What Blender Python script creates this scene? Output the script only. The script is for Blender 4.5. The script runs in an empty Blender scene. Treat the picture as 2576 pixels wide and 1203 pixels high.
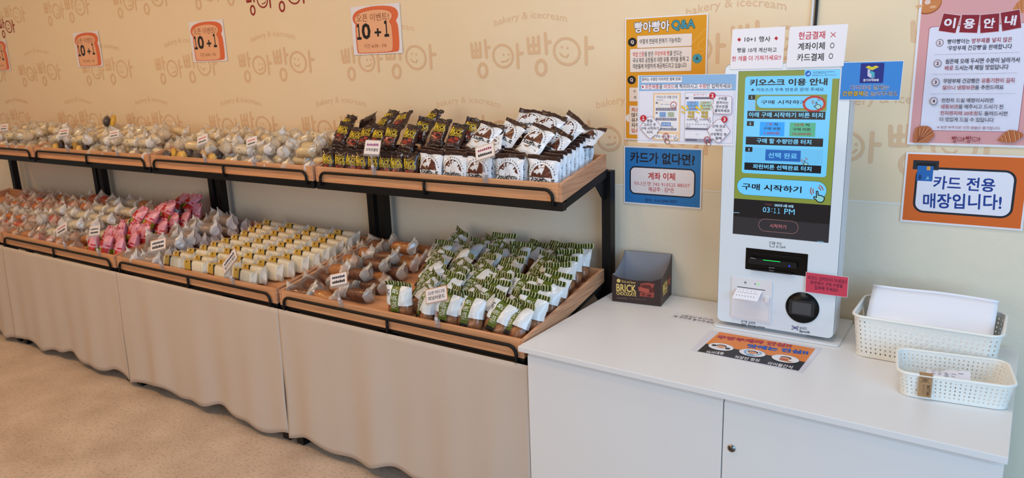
import bpy, math, random
from mathutils import Vector as V, Matrix as M4, Euler
rnd = random.Random(7)
SC = bpy.context.scene
COL = SC.collection
R = math.radians

# ------------------------------------------------------------------ camera
PW, PH, FPX = 2576.0, 1203.0, 1876.7
CAM = V((2.4026, -2.5609, 1.5511))
YAW, PIT, ROL = 0.5889, 0.2355, -0.0342
FW = V((-math.sin(YAW)*math.cos(PIT), math.cos(YAW)*math.cos(PIT), -math.sin(PIT)))
RT0 = V((math.cos(YAW), math.sin(YAW), 0)); UP0 = RT0.cross(FW)
RT = RT0*math.cos(ROL)+UP0*math.sin(ROL); UP = UP0*math.cos(ROL)-RT0*math.sin(ROL)
cd = bpy.data.cameras.new('camera'); cam = bpy.data.objects.new('camera', cd); COL.objects.link(cam)
cd.sensor_width = 36.0; cd.lens = 36.0*FPX/PW; cd.clip_start = .05; cd.clip_end = 60
cam.matrix_world = M4(((RT.x, UP.x, -FW.x, CAM.x), (RT.y, UP.y, -FW.y, CAM.y), (RT.z, UP.z, -FW.z, CAM.z), (0, 0, 0, 1)))
cd.dof.use_dof = True; cd.dof.focus_distance = 2.45; cd.dof.aperture_fstop = 4.5
SC.camera = cam

# ------------------------------------------------------------------ world, lamps, exposure
SC.view_settings.view_transform = 'Standard'; SC.view_settings.look = 'None'
SC.view_settings.exposure = 0.0; SC.view_settings.gamma = 1.0; SC.view_settings.use_curve_mapping = False
SC.cycles.use_denoising = True
SC.cycles.transparent_max_bounces = 14; SC.cycles.max_bounces = 6; SC.cycles.glossy_bounces = 3; SC.cycles.transmission_bounces = 4
SC.cycles.sample_clamp_indirect = 4.0
wd = bpy.data.worlds.new('room_daylight'); SC.world = wd; wd.use_nodes = True
bg = wd.node_tree.nodes['Background']; bg.inputs[0].default_value = (.86, .80, .72, 1); bg.inputs[1].default_value = .25

def lamp(name, loc, target, size, energy, col, sy=None, spread=180):
    l = bpy.data.lights.new(name, 'AREA'); l.energy = energy; l.color = col; l.size = size
    l.shape = 'RECTANGLE' if sy else 'DISK'
    if sy: l.size_y = sy
    l.spread = R(spread)
    o = bpy.data.objects.new(name, l); COL.objects.link(o); o.location = loc
    o.rotation_euler = (V(target)-V(loc)).to_track_quat('-Z', 'Y').to_euler()
    return o
WARM = (1.0, .58, .24)
for x, e in ((-4.6, 6.5), (-3.3, 6.5), (-2.0, 6.5), (-.7, 6), (.5, 4)):
    lamp('warm_ceiling_lamp', (x, -1.75, 2.75), (x, -.9, .6), .16, e, WARM if x < 0 else (1, .66, .36))
lamp('daylight_window', (4.5, -2.9, 1.6), (1.8, -.3, .7), 2.4, 92, (.30, .62, 1.0), 2.2)
lamp('ceiling_panel_light', (1.75, -1.0, 2.75), (1.75, -.95, 0), 1.2, 15, (.95, .95, 1.0), .6)
lamp('ceiling_panel_light', (-1.2, -1.9, 2.75), (-1.2, -1.7, 0), 3.4, 15, (1, .66, .36), .8)
lamp('warm_front_fill', (.2, -4.8, 1.7), (.5, 0, .6), 2.6, 38, (1.0, .90, .78), 2.0)  # added warm frontal fill, lifts the skirts, tray fronts and other front faces

# ------------------------------------------------------------------ materials
def S(r, g, b):
    f = lambda c: (c/255/12.92 if c/255 <= .04045 else ((c/255+.055)/1.055)**2.4)
    return (f(r), f(g), f(b), 1)
MATS = {}
def mat(name, rgb, rough=.6, spec=.4, metal=0, noise=None, bump=None, coat=0, emit=0):
    """noise=(scale, rgb2, contrast lo, hi, stretch); bump=(scale, strength, distance)"""
    if name in MATS: return MATS[name]
    m = bpy.data.materials.new(name); m.use_nodes = True; nt = m.node_tree; b = nt.nodes['Principled BSDF']
    c = S(*rgb)
    b.inputs['Base Color'].default_value = c; b.inputs['Roughness'].default_value = rough
    b.inputs['Specular IOR Level'].default_value = spec; b.inputs['Metallic'].default_value = metal
    b.inputs['Coat Weight'].default_value = coat; b.inputs['Coat Roughness'].default_value = .12
    m.diffuse_color = c
    if emit:
        b.inputs['Emission Color'].default_value = c; b.inputs['Emission Strength'].default_value = emit
        b.inputs['Base Color'].default_value = (.01, .01, .012, 1)
    tc = None
    def coords(st):
        nonlocal tc
        tc = tc or nt.nodes.new('ShaderNodeTexCoord')
        mp = nt.nodes.new('ShaderNodeMapping'); mp.inputs['Scale'].default_value = st
        nt.links.new(tc.outputs['Object'], mp.inputs[0]); return mp.outputs[0]
    if noise:
        sc, rgb2, lo, hi, st = noise
        n = nt.nodes.new('ShaderNodeTexNoise'); n.inputs['Scale'].default_value = sc; n.inputs['Detail'].default_value = 5
        nt.links.new(coords(st), n.inputs['Vector'])
        rp = nt.nodes.new('ShaderNodeValToRGB'); rp.color_ramp.elements[0].position = lo; rp.color_ramp.elements[1].position = hi
        rp.color_ramp.elements[0].color = c; rp.color_ramp.elements[1].color = S(*rgb2)
        nt.links.new(n.outputs['Fac'], rp.inputs[0]); nt.links.new(rp.outputs[0], b.inputs['Base Color'])
    if bump:
        sc, stg, di = bump
        n = nt.nodes.new('ShaderNodeTexNoise'); n.inputs['Scale'].default_value = sc; n.inputs['Detail'].default_value = 4
        nt.links.new(coords((1, 1, 1)), n.inputs['Vector'])
        bp = nt.nodes.new('ShaderNodeBump'); bp.inputs['Strength'].default_value = stg; bp.inputs['Distance'].default_value = di
        nt.links.new(n.outputs['Fac'], bp.inputs['Height']); nt.links.new(bp.outputs[0], b.inputs['Normal'])
    MATS[name] = m; return m
def film(name, rgb, milky, gloss=.10, rough=.12, edge=.25):
    """thin wrapping film: see-through, a little milky, with a sharp gloss"""
    if name in MATS: return MATS[name]
    m = bpy.data.materials.new(name); m.use_nodes = True; nt = m.node_tree; nt.nodes.clear()
    o = nt.nodes.new('ShaderNodeOutputMaterial'); t = nt.nodes.new('ShaderNodeBsdfTransparent'); d = nt.nodes.new('ShaderNodeBsdfDiffuse')
    g = nt.nodes.new('ShaderNodeBsdfGlossy'); g.inputs['Roughness'].default_value = rough
    d.inputs[0].default_value = S(*rgb)
    a = nt.nodes.new('ShaderNodeMixShader'); a.inputs[0].default_value = milky
    nt.links.new(t.outputs[0], a.inputs[1]); nt.links.new(d.outputs[0], a.inputs[2])
    lw = nt.nodes.new('ShaderNodeLayerWeight'); lw.inputs[0].default_value = .25
    mu = nt.nodes.new('ShaderNodeMath'); mu.operation = 'MULTIPLY_ADD'; mu.inputs[1].default_value = edge; mu.inputs[2].default_value = gloss
    nt.links.new(lw.outputs['Fresnel'], mu.inputs[0])
    b = nt.nodes.new('ShaderNodeMixShader'); nt.links.new(mu.outputs[0], b.inputs[0])
    nt.links.new(a.outputs[0], b.inputs[1]); nt.links.new(g.outputs[0], b.inputs[2]); nt.links.new(b.outputs[0], o.inputs[0])
    MATS[name] = m; return m
def ink(r, g, b, rough=.45):
    return mat('ink_%d_%d_%d' % (r, g, b), (r, g, b), rough, .35)
def glow(r, g, b, e=1.0):
    return mat('screen_%d_%d_%d' % (r, g, b), (r, g, b), .12, .25, emit=e)

# ------------------------------------------------------------------ mesh builder and objects
class MB:
    def __init__(s): s.v = []; s.f = []; s.m = []; s.mats = []; s.sm = []
    def mi(s, m):
        if m not in s.mats: s.mats.append(m)
        return s.mats.index(m)
    def add(s, vs, fs, m, smooth=False, X=None):
        k = len(s.v); i = s.mi(m)
        s.v += [tuple(X @ V(p)) if X else tuple(p) for p in vs]
        for f in fs: s.f.append([k+a for a in f]); s.m.append(i); s.sm.append(smooth)
    def box(s, a, b, m, X=None):
        (x0, y0, z0), (x1, y1, z1) = a, b
        s.add([(x0,y0,z0),(x1,y0,z0),(x1,y1,z0),(x0,y1,z0),(x0,y0,z1),(x1,y0,z1),(x1,y1,z1),(x0,y1,z1)],
              [(0,3,2,1),(4,5,6,7),(0,1,5,4),(1,2,6,5),(2,3,7,6),(3,0,4,7)], m, False, X)
    def prism(s, poly, axis, lo, hi, m, X=None):
        """polygon extruded along axis; poly holds the other two coordinates in order"""
        n = len(poly); put = {'x': lambda a, p: (a, p[0], p[1]), 'y': lambda a, p: (p[0], a, p[1]), 'z': lambda a, p: (p[0], p[1], a)}[axis]
        vs = [put(lo, p) for p in poly]+[put(hi, p) for p in poly]
        s.add(vs, [list(range(n))[::-1], list(range(n, 2*n))]+[(i, (i+1) % n, n+(i+1) % n, n+i) for i in range(n)], m, False, X)
    def tube(s, pts, r, m, n=8, caps=True, X=None):
        pts = [V(p) for p in pts]; rings = []; up = None
        for i, p in enumerate(pts):
            d = (pts[min(i+1, len(pts)-1)]-pts[max(i-1, 0)]).normalized()
            if up is None: up = d.orthogonal().normalized()
            up = (up-d*up.dot(d)).normalized(); w = d.cross(up)
            rr = r[i] if isinstance(r, (list, tuple)) else r
            rings.append([p+(up*math.cos(2*math.pi*k/n)+w*math.sin(2*math.pi*k/n))*rr for k in range(n)])
        vs = [q for g in rings for q in g]; fs = []
        for i in range(len(pts)-1):
            for k in range(n): fs.append((i*n+k, i*n+(k+1) % n, (i+1)*n+(k+1) % n, (i+1)*n+k))
        if caps: fs += [list(range(n))[::-1], [(len(pts)-1)*n+k for k in range(n)]]
        s.add(vs, fs, m, True, X)
    def blob(s, fn, nu, nv, m, X=None, pick=None):
        """closed surface fn(u,v): u runs round, v from pole to pole"""
        vs = [fn(u/nu, (v+.5)/nv) for v in range(nv) for u in range(nu)]
        fs = [(v*nu+u, v*nu+(u+1) % nu, (v+1)*nu+(u+1) % nu, (v+1)*nu+u) for v in range(nv-1) for u in range(nu)]
        fs += [list(range(nu))[::-1], [(nv-1)*nu+u for u in range(nu)]]
        s.add(vs, fs, m, True, X)
    def grid(s, fn, nu, nv, m, smooth=True, X=None):
        """open sheet; m may be a function of (u,v)"""
        vs = [fn(u/nu, v/nv) for v in range(nv+1) for u in range(nu+1)]; k = len(s.v)
        s.v += [tuple(X @ V(p)) if X else tuple(p) for p in vs]
        for v in range(nv):
            for u in range(nu):
                mm = m((u+.5)/nu, (v+.5)/nv) if callable(m) else m
                if mm is None: continue
                a = k+v*(nu+1)+u
                s.f.append([a, a+1, a+nu+2, a+nu+1]); s.m.append(s.mi(mm)); s.sm.append(smooth)
    def build(s, name, parent=None, loc=(0, 0, 0), rot=(0, 0, 0), origin=None):
        vs = s.v
        if origin is not None:
            vs = [(p[0]-origin[0], p[1]-origin[1], p[2]-origin[2]) for p in vs]; loc = origin
        me = bpy.data.meshes.new(name); me.from_pydata(vs, [], s.f); me.update()
        for m in s.mats: me.materials.append(m)
        me.polygons.foreach_set('material_index', s.m); me.polygons.foreach_set('use_smooth', s.sm)
        o = bpy.data.objects.new(name, me); COL.objects.link(o)
        o.location = loc; o.rotation_euler = rot
        if parent: o.parent = parent
        return o
def bevel(o, w, seg=2):
    b = o.modifiers.new('soft_edge', 'BEVEL'); b.width = w; b.segments = seg; b.limit_method = 'ANGLE'; b.angle_limit = R(40); return o
def solid(o, t, off=0):
    b = o.modifiers.new('thickness', 'SOLIDIFY'); b.thickness = t; b.offset = off; return o
def tag(o, label, cat, group=None):
    o['label'] = label; o['category'] = cat
    if group: o['group'] = group
    return o
def struct(o): o['kind'] = 'structure'; return o
def empty(name, loc=(0, 0, 0), rot=(0, 0, 0)):
    o = bpy.data.objects.new(name, None); COL.objects.link(o); o.location = loc; o.rotation_euler = rot
    o.empty_display_size = .05; return o
KIDS = {}
def kid(o, parent): o.parent = parent; KIDS.setdefault(parent.name, []).append(o); return o
USED = set()
def put(proto, loc, rot, label, cat, group, scale=None):
    """first call places the thing itself, later calls place copies of it and of its parts"""
    if proto.name not in USED: USED.add(proto.name); o = proto
    else:
        o = proto.copy(); COL.objects.link(o)
        for c in KIDS.get(proto.name, []):
            d = c.copy(); d.parent = o; COL.objects.link(d)
    o.location = loc; o.rotation_euler = rot
    if scale: o.scale = scale
    return tag(o, label, cat, group)

# ------------------------------------------------------------------ flat print: planes, text, shapes
def ray(px, py): return FW+RT*((px-PW/2)/FPX)-UP*((py-PH/2)/FPX)
class Plane:
    def __init__(s, o, u, v): s.o = V(o); s.u = V(u).normalized(); s.v = V(v).normalized(); s.n = s.u.cross(s.v)
    def at(s, px, py):
        d = ray(px, py); t = (s.o-CAM).dot(s.n)/d.dot(s.n); p = CAM+d*t-s.o
        return (p.dot(s.u), p.dot(s.v))
    def p3(s, u, v, n=0): return s.o+s.u*u+s.v*v+s.n*n
WALLP = Plane((0, 0, 0), (1, 0, 0), (0, 0, 1))
TXT = {}
def text_mesh(s, bold=0.0, cols=None):
    key = (s, bold, cols)
    if key in TXT: return TXT[key]
    c = bpy.data.curves.new('lettering', 'FONT'); c.body = s; c.size = 1; c.resolution_u = 2
    c.align_x = 'CENTER'; c.space_line = .9
    if cols:
        for i in range(max(cols)+1): c.materials.append(ink(0, 0, 0))
        for i, k in enumerate(cols): c.body_format[i].material_index = k
    o = bpy.data.objects.new('lettering', c); me = o.to_mesh()
    vs = [(p.co.x, p.co.y) for p in me.vertices]; fs = [(list(p.vertices), p.material_index) for p in me.polygons]
    o.to_mesh_clear(); bpy.data.objects.remove(o); bpy.data.curves.remove(c)
    x0 = min(p[0] for p in vs); x1 = max(p[0] for p in vs); y0 = min(p[1] for p in vs); y1 = max(p[1] for p in vs)
    w = max(x1-x0, 1e-6); h = max(y1-y0, 1e-6)
    TXT[key] = (vs, fs, (x0+x1)/2, (y0+y1)/2, w, h)
    return TXT[key]
def arc_pts(cx, cy, rx, ry, a0, a1, n): return [(cx+rx*math.cos(R(a0+(a1-a0)*i/n)), cy+ry*math.sin(R(a0+(a1-a0)*i/n))) for i in range(n+1)]
def rr_pts(x0, y0, x1, y1, r, n=6):
    r = min(r, abs(x1-x0)/2-1e-6, abs(y1-y0)/2-1e-6); P = []
    for cx, cy, a in ((x1-r, y1-r, 0), (x0+r, y1-r, 90), (x0+r, y0+r, 180), (x1-r, y0+r, 270)): P += arc_pts(cx, cy, r, r, a, a+90, n)
    return P
class G:
    """print on a plane: every new shape lies a hair above the last"""
    def __init__(s, plane, lift=0.0, crop=None, warp=None):
        s.pl = plane; s.mb = MB(); s.k = lift; s.c = crop or (0, 0, 1); s.warp = warp; s.step = .00002
    def crop(s, x0, y0, sc): s.c = (x0, y0, sc); return s
    def at(s, x, y): return s.pl.at(s.c[0]+x*s.c[2], s.c[1]+y*s.c[2])
    def up(s): s.k += s.step; return s.k
    def emit(s, pts, fs, m, lift=None):
        k = s.up() if lift is None else lift
        if s.warp: s.mb.add([s.warp(a, b, k) for a, b in pts], fs, m)
        else: s.mb.add([s.pl.p3(a, b, k) for a, b in pts], fs, m)
    def poly(s, pts, m): s.emit(pts, [list(range(len(pts)))], m)
    def ppoly(s, pts, m): s.poly([s.at(*p) for p in pts], m)
    def rect(s, x0, y0, x1, y1, m, r=0): s.poly(rr_pts(min(x0,x1), min(y0,y1), max(x0,x1), max(y0,y1), r) if r else [(x0,y0),(x1,y0),(x1,y1),(x0,y1)], m)
    def prect(s, a, b, m, r=0):
        (x0, y0), (x1, y1) = s.at(*a), s.at(*b); s.rect(x0, y0, x1, y1, m, r)
    def frame(s, a, b, m, inner, w, r):
        (x0, y1), (x1, y0) = s.at(*a), s.at(*b)
        s.rect(x0, y0, x1, y1, m, r); s.rect(x0+w, y0+w, x1-w, y1-w, inner, max(r-w, 0))
    def ell(s, cx, cy, rx, ry, m, n=28): s.poly(arc_pts(cx, cy, rx, ry, 0, 360*(n-1)/n, n-1), m)
    def pell(s, c, rx, m, ry=None):
        cx, cy = s.at(*c); ex = abs(s.at(c[0]+rx, c[1])[0]-cx); ey = abs(s.at(c[0], c[1]+(ry or rx))[1]-cy); s.ell(cx, cy, ex, ey, m)
    def ring(s, cx, cy, rx, ry, w, m, a0=0, a1=360, n=32):
        o = arc_pts(cx, cy, rx+w/2, ry+w/2, a0, a1, n); i = arc_pts(cx, cy, rx-w/2, ry-w/2, a0, a1, n)
        s.emit(o+i, [(k, k+1, n+2+k, n+1+k) for k in range(n)], m)
    def stroke(s, pts, w, m, closed=False):
        """round-ended pen stroke"""
        k = s.up()
        if closed: pts = list(pts)+[pts[0]]
        for (ax, ay), (bx, by) in zip(pts[:-1], pts[1:]):
            dx, dy = bx-ax, by-ay; L = math.hypot(dx, dy) or 1e-9; nx, ny = -dy/L*w/2, dx/L*w/2
            s.emit([(ax+nx, ay+ny), (ax-nx, ay-ny), (bx-nx, by-ny), (bx+nx, by+ny)], [(0, 1, 2, 3)], m, k)
        for j, (x, y) in enumerate(pts): s.emit(arc_pts(x, y, w/2, w/2, 0, 330, 11), [list(range(12))], m, k+(j+1)*6e-6)
    def pstroke(s, pts, wpx, m, closed=False):
        q = [s.at(*p) for p in pts]; w = abs(s.at(pts[0][0]+wpx, pts[0][1])[0]-q[0][0]); s.stroke(q, w, m, closed)
    def text(s, t, cx, cy, w, h, m, bold=0.0, cols=None, outline=None, rot=0, bend=0):
        """m: one ink, or a tuple of inks chosen by cols; outline=(ink, weight)"""
        ms = m if isinstance(m, tuple) else (m,)
        vs, fs, bx_, by_, bw_, bh_ = text_mesh(t, 0.0, cols)
        if w is None: w = h*bw_/bh_
        ca, sa = math.cos(rot), math.sin(rot)
        def one(ring_, ms, fl):
            for dx, dy in ring_:
                q = [((x+dx-bx_)/bw_, (y+dy-by_)/bh_) for x, y in vs]
                P = [(x*w, y*h+bend*(1-4*x*x)) for x, y in q]; P = [(cx+x*ca-y*sa, cy+x*sa+y*ca) for x, y in P]
                s.k += 6e-6
                for i in sorted(set(f[1] for f in fl)):
                    s.emit(P, [f[0] for f in fl if f[1] == i], ms[min(i, len(ms)-1)], s.k)
        if outline:
            for o in (outline if isinstance(outline, list) else [outline]):
                r = max(0, bold)+o[1]*.8; s.up(); one([(r*math.cos(R(a)), r*math.sin(R(a))) for a in range(0, 360, 45)], (o[0],), [(f[0], 0) for f in fs])
        s.up(); r = bold*.95
        one([(0, 0)] if bold < .009 else [(r, r), (-r, r), (r, -r), (-r, -r)], ms, fs)
    def ptext(s, t, L, Rr, hpx, m, bold=.012, cols=None, outline=None):
        a, b = s.at(*L), s.at(*Rr); mid = ((L[0]+Rr[0])/2, (L[1]+Rr[1])/2)
        h = abs(s.at(mid[0], mid[1]-hpx/2)[1]-s.at(mid[0], mid[1]+hpx/2)[1])
        cols = tuple(cols) if cols else None
        s.text(t, (a[0]+b[0])/2, (a[1]+b[1])/2, b[0]-a[0], h, m, bold, cols, outline, math.atan2(b[1]-a[1], b[0]-a[0]) if abs(b[1]-a[1]) > .02*(b[0]-a[0]) else 0)
    def digit(s, t, c, hpx, m, bold=.03):
        a = s.at(*c); h = abs(s.at(c[0], c[1]-hpx/2)[1]-s.at(c[0], c[1]+hpx/2)[1]); s.text(t, a[0], a[1], None, h, m, bold)
    def marks(s, L, Rr, hpx, m, n):
        """writing too small to read in the photo: a row of short strokes"""
        a, b = s.at(*L), s.at(*Rr); h = abs(s.at(L[0], L[1]-hpx/2)[1]-s.at(L[0], L[1]+hpx/2)[1]); q = random.Random(n)
        for i in range(n):
            t = (i+.5)/n; x = a[0]+(b[0]-a[0])*t; y = a[1]+(b[1]-a[1])*t; w = (b[0]-a[0])/n*.36
            s.rect(x-w, y-h*.5, x+w*q.uniform(.2, 1), y+h*q.uniform(.2, .5), m)
    def build(s, name, parent=None, origin=None): return s.mb.build(name, parent, origin=origin)
def inkcols(t, spans, k=1):
    c = [0]*len(t)
    for sub in spans:
        i = t.find(sub)
        for j in range(i, i+len(sub)): c[j] = k
    return c

BLK = ink(26, 24, 28); WHT = ink(236, 232, 236); RED = ink(176, 40, 48)
# the shop's wordmark, drawn as pen strokes in a 1155 x 345 field
def wordmark(g, x, z, w, m, faces=True):
    k = w/1155.0; k0, st = g.k, g.step; g.step = 2e-5
    def P(a, b): return (x+(a-1190)*k, z-(b-315)*k)
    sw = 27*k
    L = [[(1207,378),(1216,480)],[(1252,372),(1254,480)],[(1294,370),(1296,478)],[(1210,436),(1296,430)],[(1216,482),(1296,480)],
         [(1348,352),(1357,486)],[(1356,411),(1386,409)],[(1660,396),(1662,576)],[(1662,467),(1706,466)],
         [(1760,355),(1770,465)],[(1812,352),(1814,465)],[(1858,345),(1862,462)],[(1766,412),(1860,406)],[(1770,467),(1862,465)],
         [(1922,326),(1930,474)],[(1928,393),(1964,389)],[(2277,370),(2278,562)],[(2278,446),(2332,445)]]
    for l in L: g.stroke([P(*q) for q in l], sw, m)
    for cx, cy, rx, ry in ((1313,592,41,54),(1877,582,45,56)):
        c = P(cx, cy); g.ring(c[0], c[1], rx*k, ry*k, sw*.95, m)
    for cx, cy, rx, ry, sh in ((1518,482,93,90,.10),(2110,466,108,101,.12)):
        q = []
        for i in range(28):
            t = 2*math.pi*i/28; rr = 1+sh*math.sin(t*2+.6)*.5
            q.append(P(cx+rx*rr*math.cos(t), cy+ry*rr*math.sin(t)))
        g.stroke(q, sw*.72, m, True)
    if faces:
        for a, b in ((1525,470),(1573,470),(2068,432),(2118,440)):
            c = P(a, b); g.ell(c[0], c[1], 9*k, 9*k, m, 12)
        for l in ([(1506,527),(1530,524),(1556,522),(1577,503)],[(2052,478),(2072,498),(2112,508),(2124,488)]): g.stroke([P(*q) for q in l], 12*k, m)
    if st == 0: g.k = k0
    g.step = st
HANDP = [(0,1),(.12,1.02),(.2,.94),(.27,.48),(.42,.5),(.55,.44),(.68,.46),(.82,.36),(1.0,.3),(1.05,.05),(.98,-.22),(.8,-.42),(.45,-.46),(.2,-.36),(-.02,-.12),(-.2,.0),(-.3,.1),(-.26,.24),(-.1,.24),(.06,.16)]
def hand(g, c, s, fillm, linem, waves=None):
    """pointing-finger touch icon"""
    cx, cy = g.at(*c); e = abs(g.at(c[0]+s, c[1])[0]-cx)
    P = [(cx+(a-.35)*e, cy+(b-.3)*e) for a, b in HANDP]
    g.poly([(cx+(a-.35)*e*.97, cy+(b-.3)*e*.97) for a, b in HANDP], fillm); g.stroke(P, .13*e, linem, True)
    if waves:
        tx, ty = cx-.3*e, cy+.75*e
        for rr in (.5, .8):
            g.ring(tx, ty, rr*e, rr*e, .14*e, waves, 150, 225, 8); g.ring(tx, ty, rr*e, rr*e, .14*e, waves, 10, 75, 8)
# ------------------------------------------------------------------ the room
wall_m = mat('plaster_wall', (236, 222, 198), .85, .2, bump=(26, .35, .006))
mb = MB(); mb.box((-6.5, 0, 0), (3.6, .12, 3.0), wall_m); struct(mb.build('wall_back'))
floor_m = mat('stone_vinyl_floor', (216, 192, 170), .5, .3, noise=(5, (196, 170, 148), .34, .68, (1, 1, 1)))
def speckle(m, name):
    nt = m.node_tree; b = nt.nodes['Principled BSDF']; src = b.inputs['Base Color'].links[0].from_socket
    n = nt.nodes.new('ShaderNodeTexNoise'); n.inputs['Scale'].default_value = 85; n.inputs['Detail'].default_value = 6; n.inputs['Roughness'].default_value = .7
    tc = nt.nodes.new('ShaderNodeTexCoord'); nt.links.new(tc.outputs['Object'], n.inputs['Vector'])
    rp = nt.nodes.new('ShaderNodeValToRGB'); rp.color_ramp.elements[0].position = .38; rp.color_ramp.elements[1].position = .47
    nt.links.new(n.outputs['Fac'], rp.inputs[0])
    mx = nt.nodes.new('ShaderNodeMix'); mx.data_type = 'RGBA'; mx.blend_type = 'MULTIPLY'; mx.inputs[0].default_value = .35
    nt.links.new(src, mx.inputs[6]); nt.links.new(rp.outputs[0], mx.inputs[7]); nt.links.new(mx.outputs[2], b.inputs['Base Color'])
speckle(floor_m, 'floor')
mb = MB(); mb.box((-6.5, -5.5, -.08), (3.6, 0, 0), floor_m); struct(mb.build('floor'))

# cream banner hung along the upper wall, printed with the wordmark
ban_m = mat('cream_banner_vinyl', (238, 214, 178), .55, .3, bump=(2.2, .5, .03))
prn_m = ink(226, 188, 148, .6); red_m = ink(150, 38, 34, .6)
WZ = 1.073
g = G(WALLP, .0013); g.step = 0
def bansurf(u, v):
    x = -6.4+9.9*u; z = WZ+1.5*v
    return (x, -.0008-.0004*math.sin(z*21+.5*math.sin(x*2.1)+x*.7)*math.sin(x*1.3+z*3), z)
g.mb.grid(bansurf, 120, 48, ban_m)
g.mb.add([bansurf(0, 0), bansurf(1, 0), (3.5, -.0001, WZ), (-6.4, -.0001, WZ)], [(0, 1, 2, 3)], mat('banner_hem', (236, 228, 214), .7))
g.rect(-6.4, WZ, 3.5, WZ+.006, mat('banner_hem', (236, 228, 214), .7))
g.step = 0
for x in (2.13, 1.322, .5165, -.2335, -.985, -1.737, -2.54, -3.382, -4.14): wordmark(g, x, 1.6505, .572, prn_m)
for x in (2.65, 1.82, .985, .205, -.547, -1.298, -2.1216, -2.949, -3.9): wordmark(g, x, 1.333, .572, prn_m)
for x in (1.75, 1.0, .25, -.56, -1.32, -2.0725, -2.892, -3.7): wordmark(g, x, 2.03, .557, prn_m)
for cx, cz in ((2.42, 1.70), (1.608, 1.697), (.809, 1.704), (.06, 1.704), (-.70, 1.704), (-1.45, 1.704), (-2.25, 1.704), (-3.09, 1.706),
               (2.10, 1.385), (1.262, 1.383), (.4915, 1.381), (-.262, 1.381), (-1.008, 1.381), (-1.83, 1.383), (-2.66, 1.383), (-3.5, 1.383)):
    g.text('bakery & icecream', cx, cz-.012, .332, .036, prn_m, -.004, bend=.022)
wordmark(g, -.872, 1.945, .45, red_m); wordmark(g, -3.765, 1.947, .45, red_m)
tag(g.build('printed_wall_banner'), 'long cream banner along the upper wall printed with a tan smiley wordmark', 'banner')

# ------------------------------------------------------------------ display racks
wood_x = mat('tray_wood', (226, 166, 120), .5, .35, noise=(5, (200, 138, 94), .32, .72, (1.2, 9, 34)), bump=(60, .08, .001))
wood_y = mat('tray_wood_side', (214, 162, 124), .5, .35, noise=(5, (176, 124, 90), .34, .70, (9, 1.2, 34)), bump=(60, .08, .001))
steel = mat('black_powder_coated_steel', (14, 13, 14), .45, .28)
W = 1.2; TW = 1.19
TUP = dict(yf=.4307, yb=.0996, ft=1.1461, fb=1.0828, bt=1.2058, bb=1.1475, bar=1.0517)
TLO = dict(yf=.6816, yb=.1069, ft=.6772, fb=.6144, bt=.7705, bb=.7182, bar=.600)
def lvl(t, x_, d, h=0.0):
    """point on a tray's floor: d from 0 (front) to 1 (back)"""
    y = -t['yf']+.016+(t['yf']-t['yb']-.032)*d; z = t['fb']+.016+(t['bb']-t['fb'])*d
    return V((x_, y, z+h))
def sub(o, root): o.parent = root; o.location = o.location-root.location; return o
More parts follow.
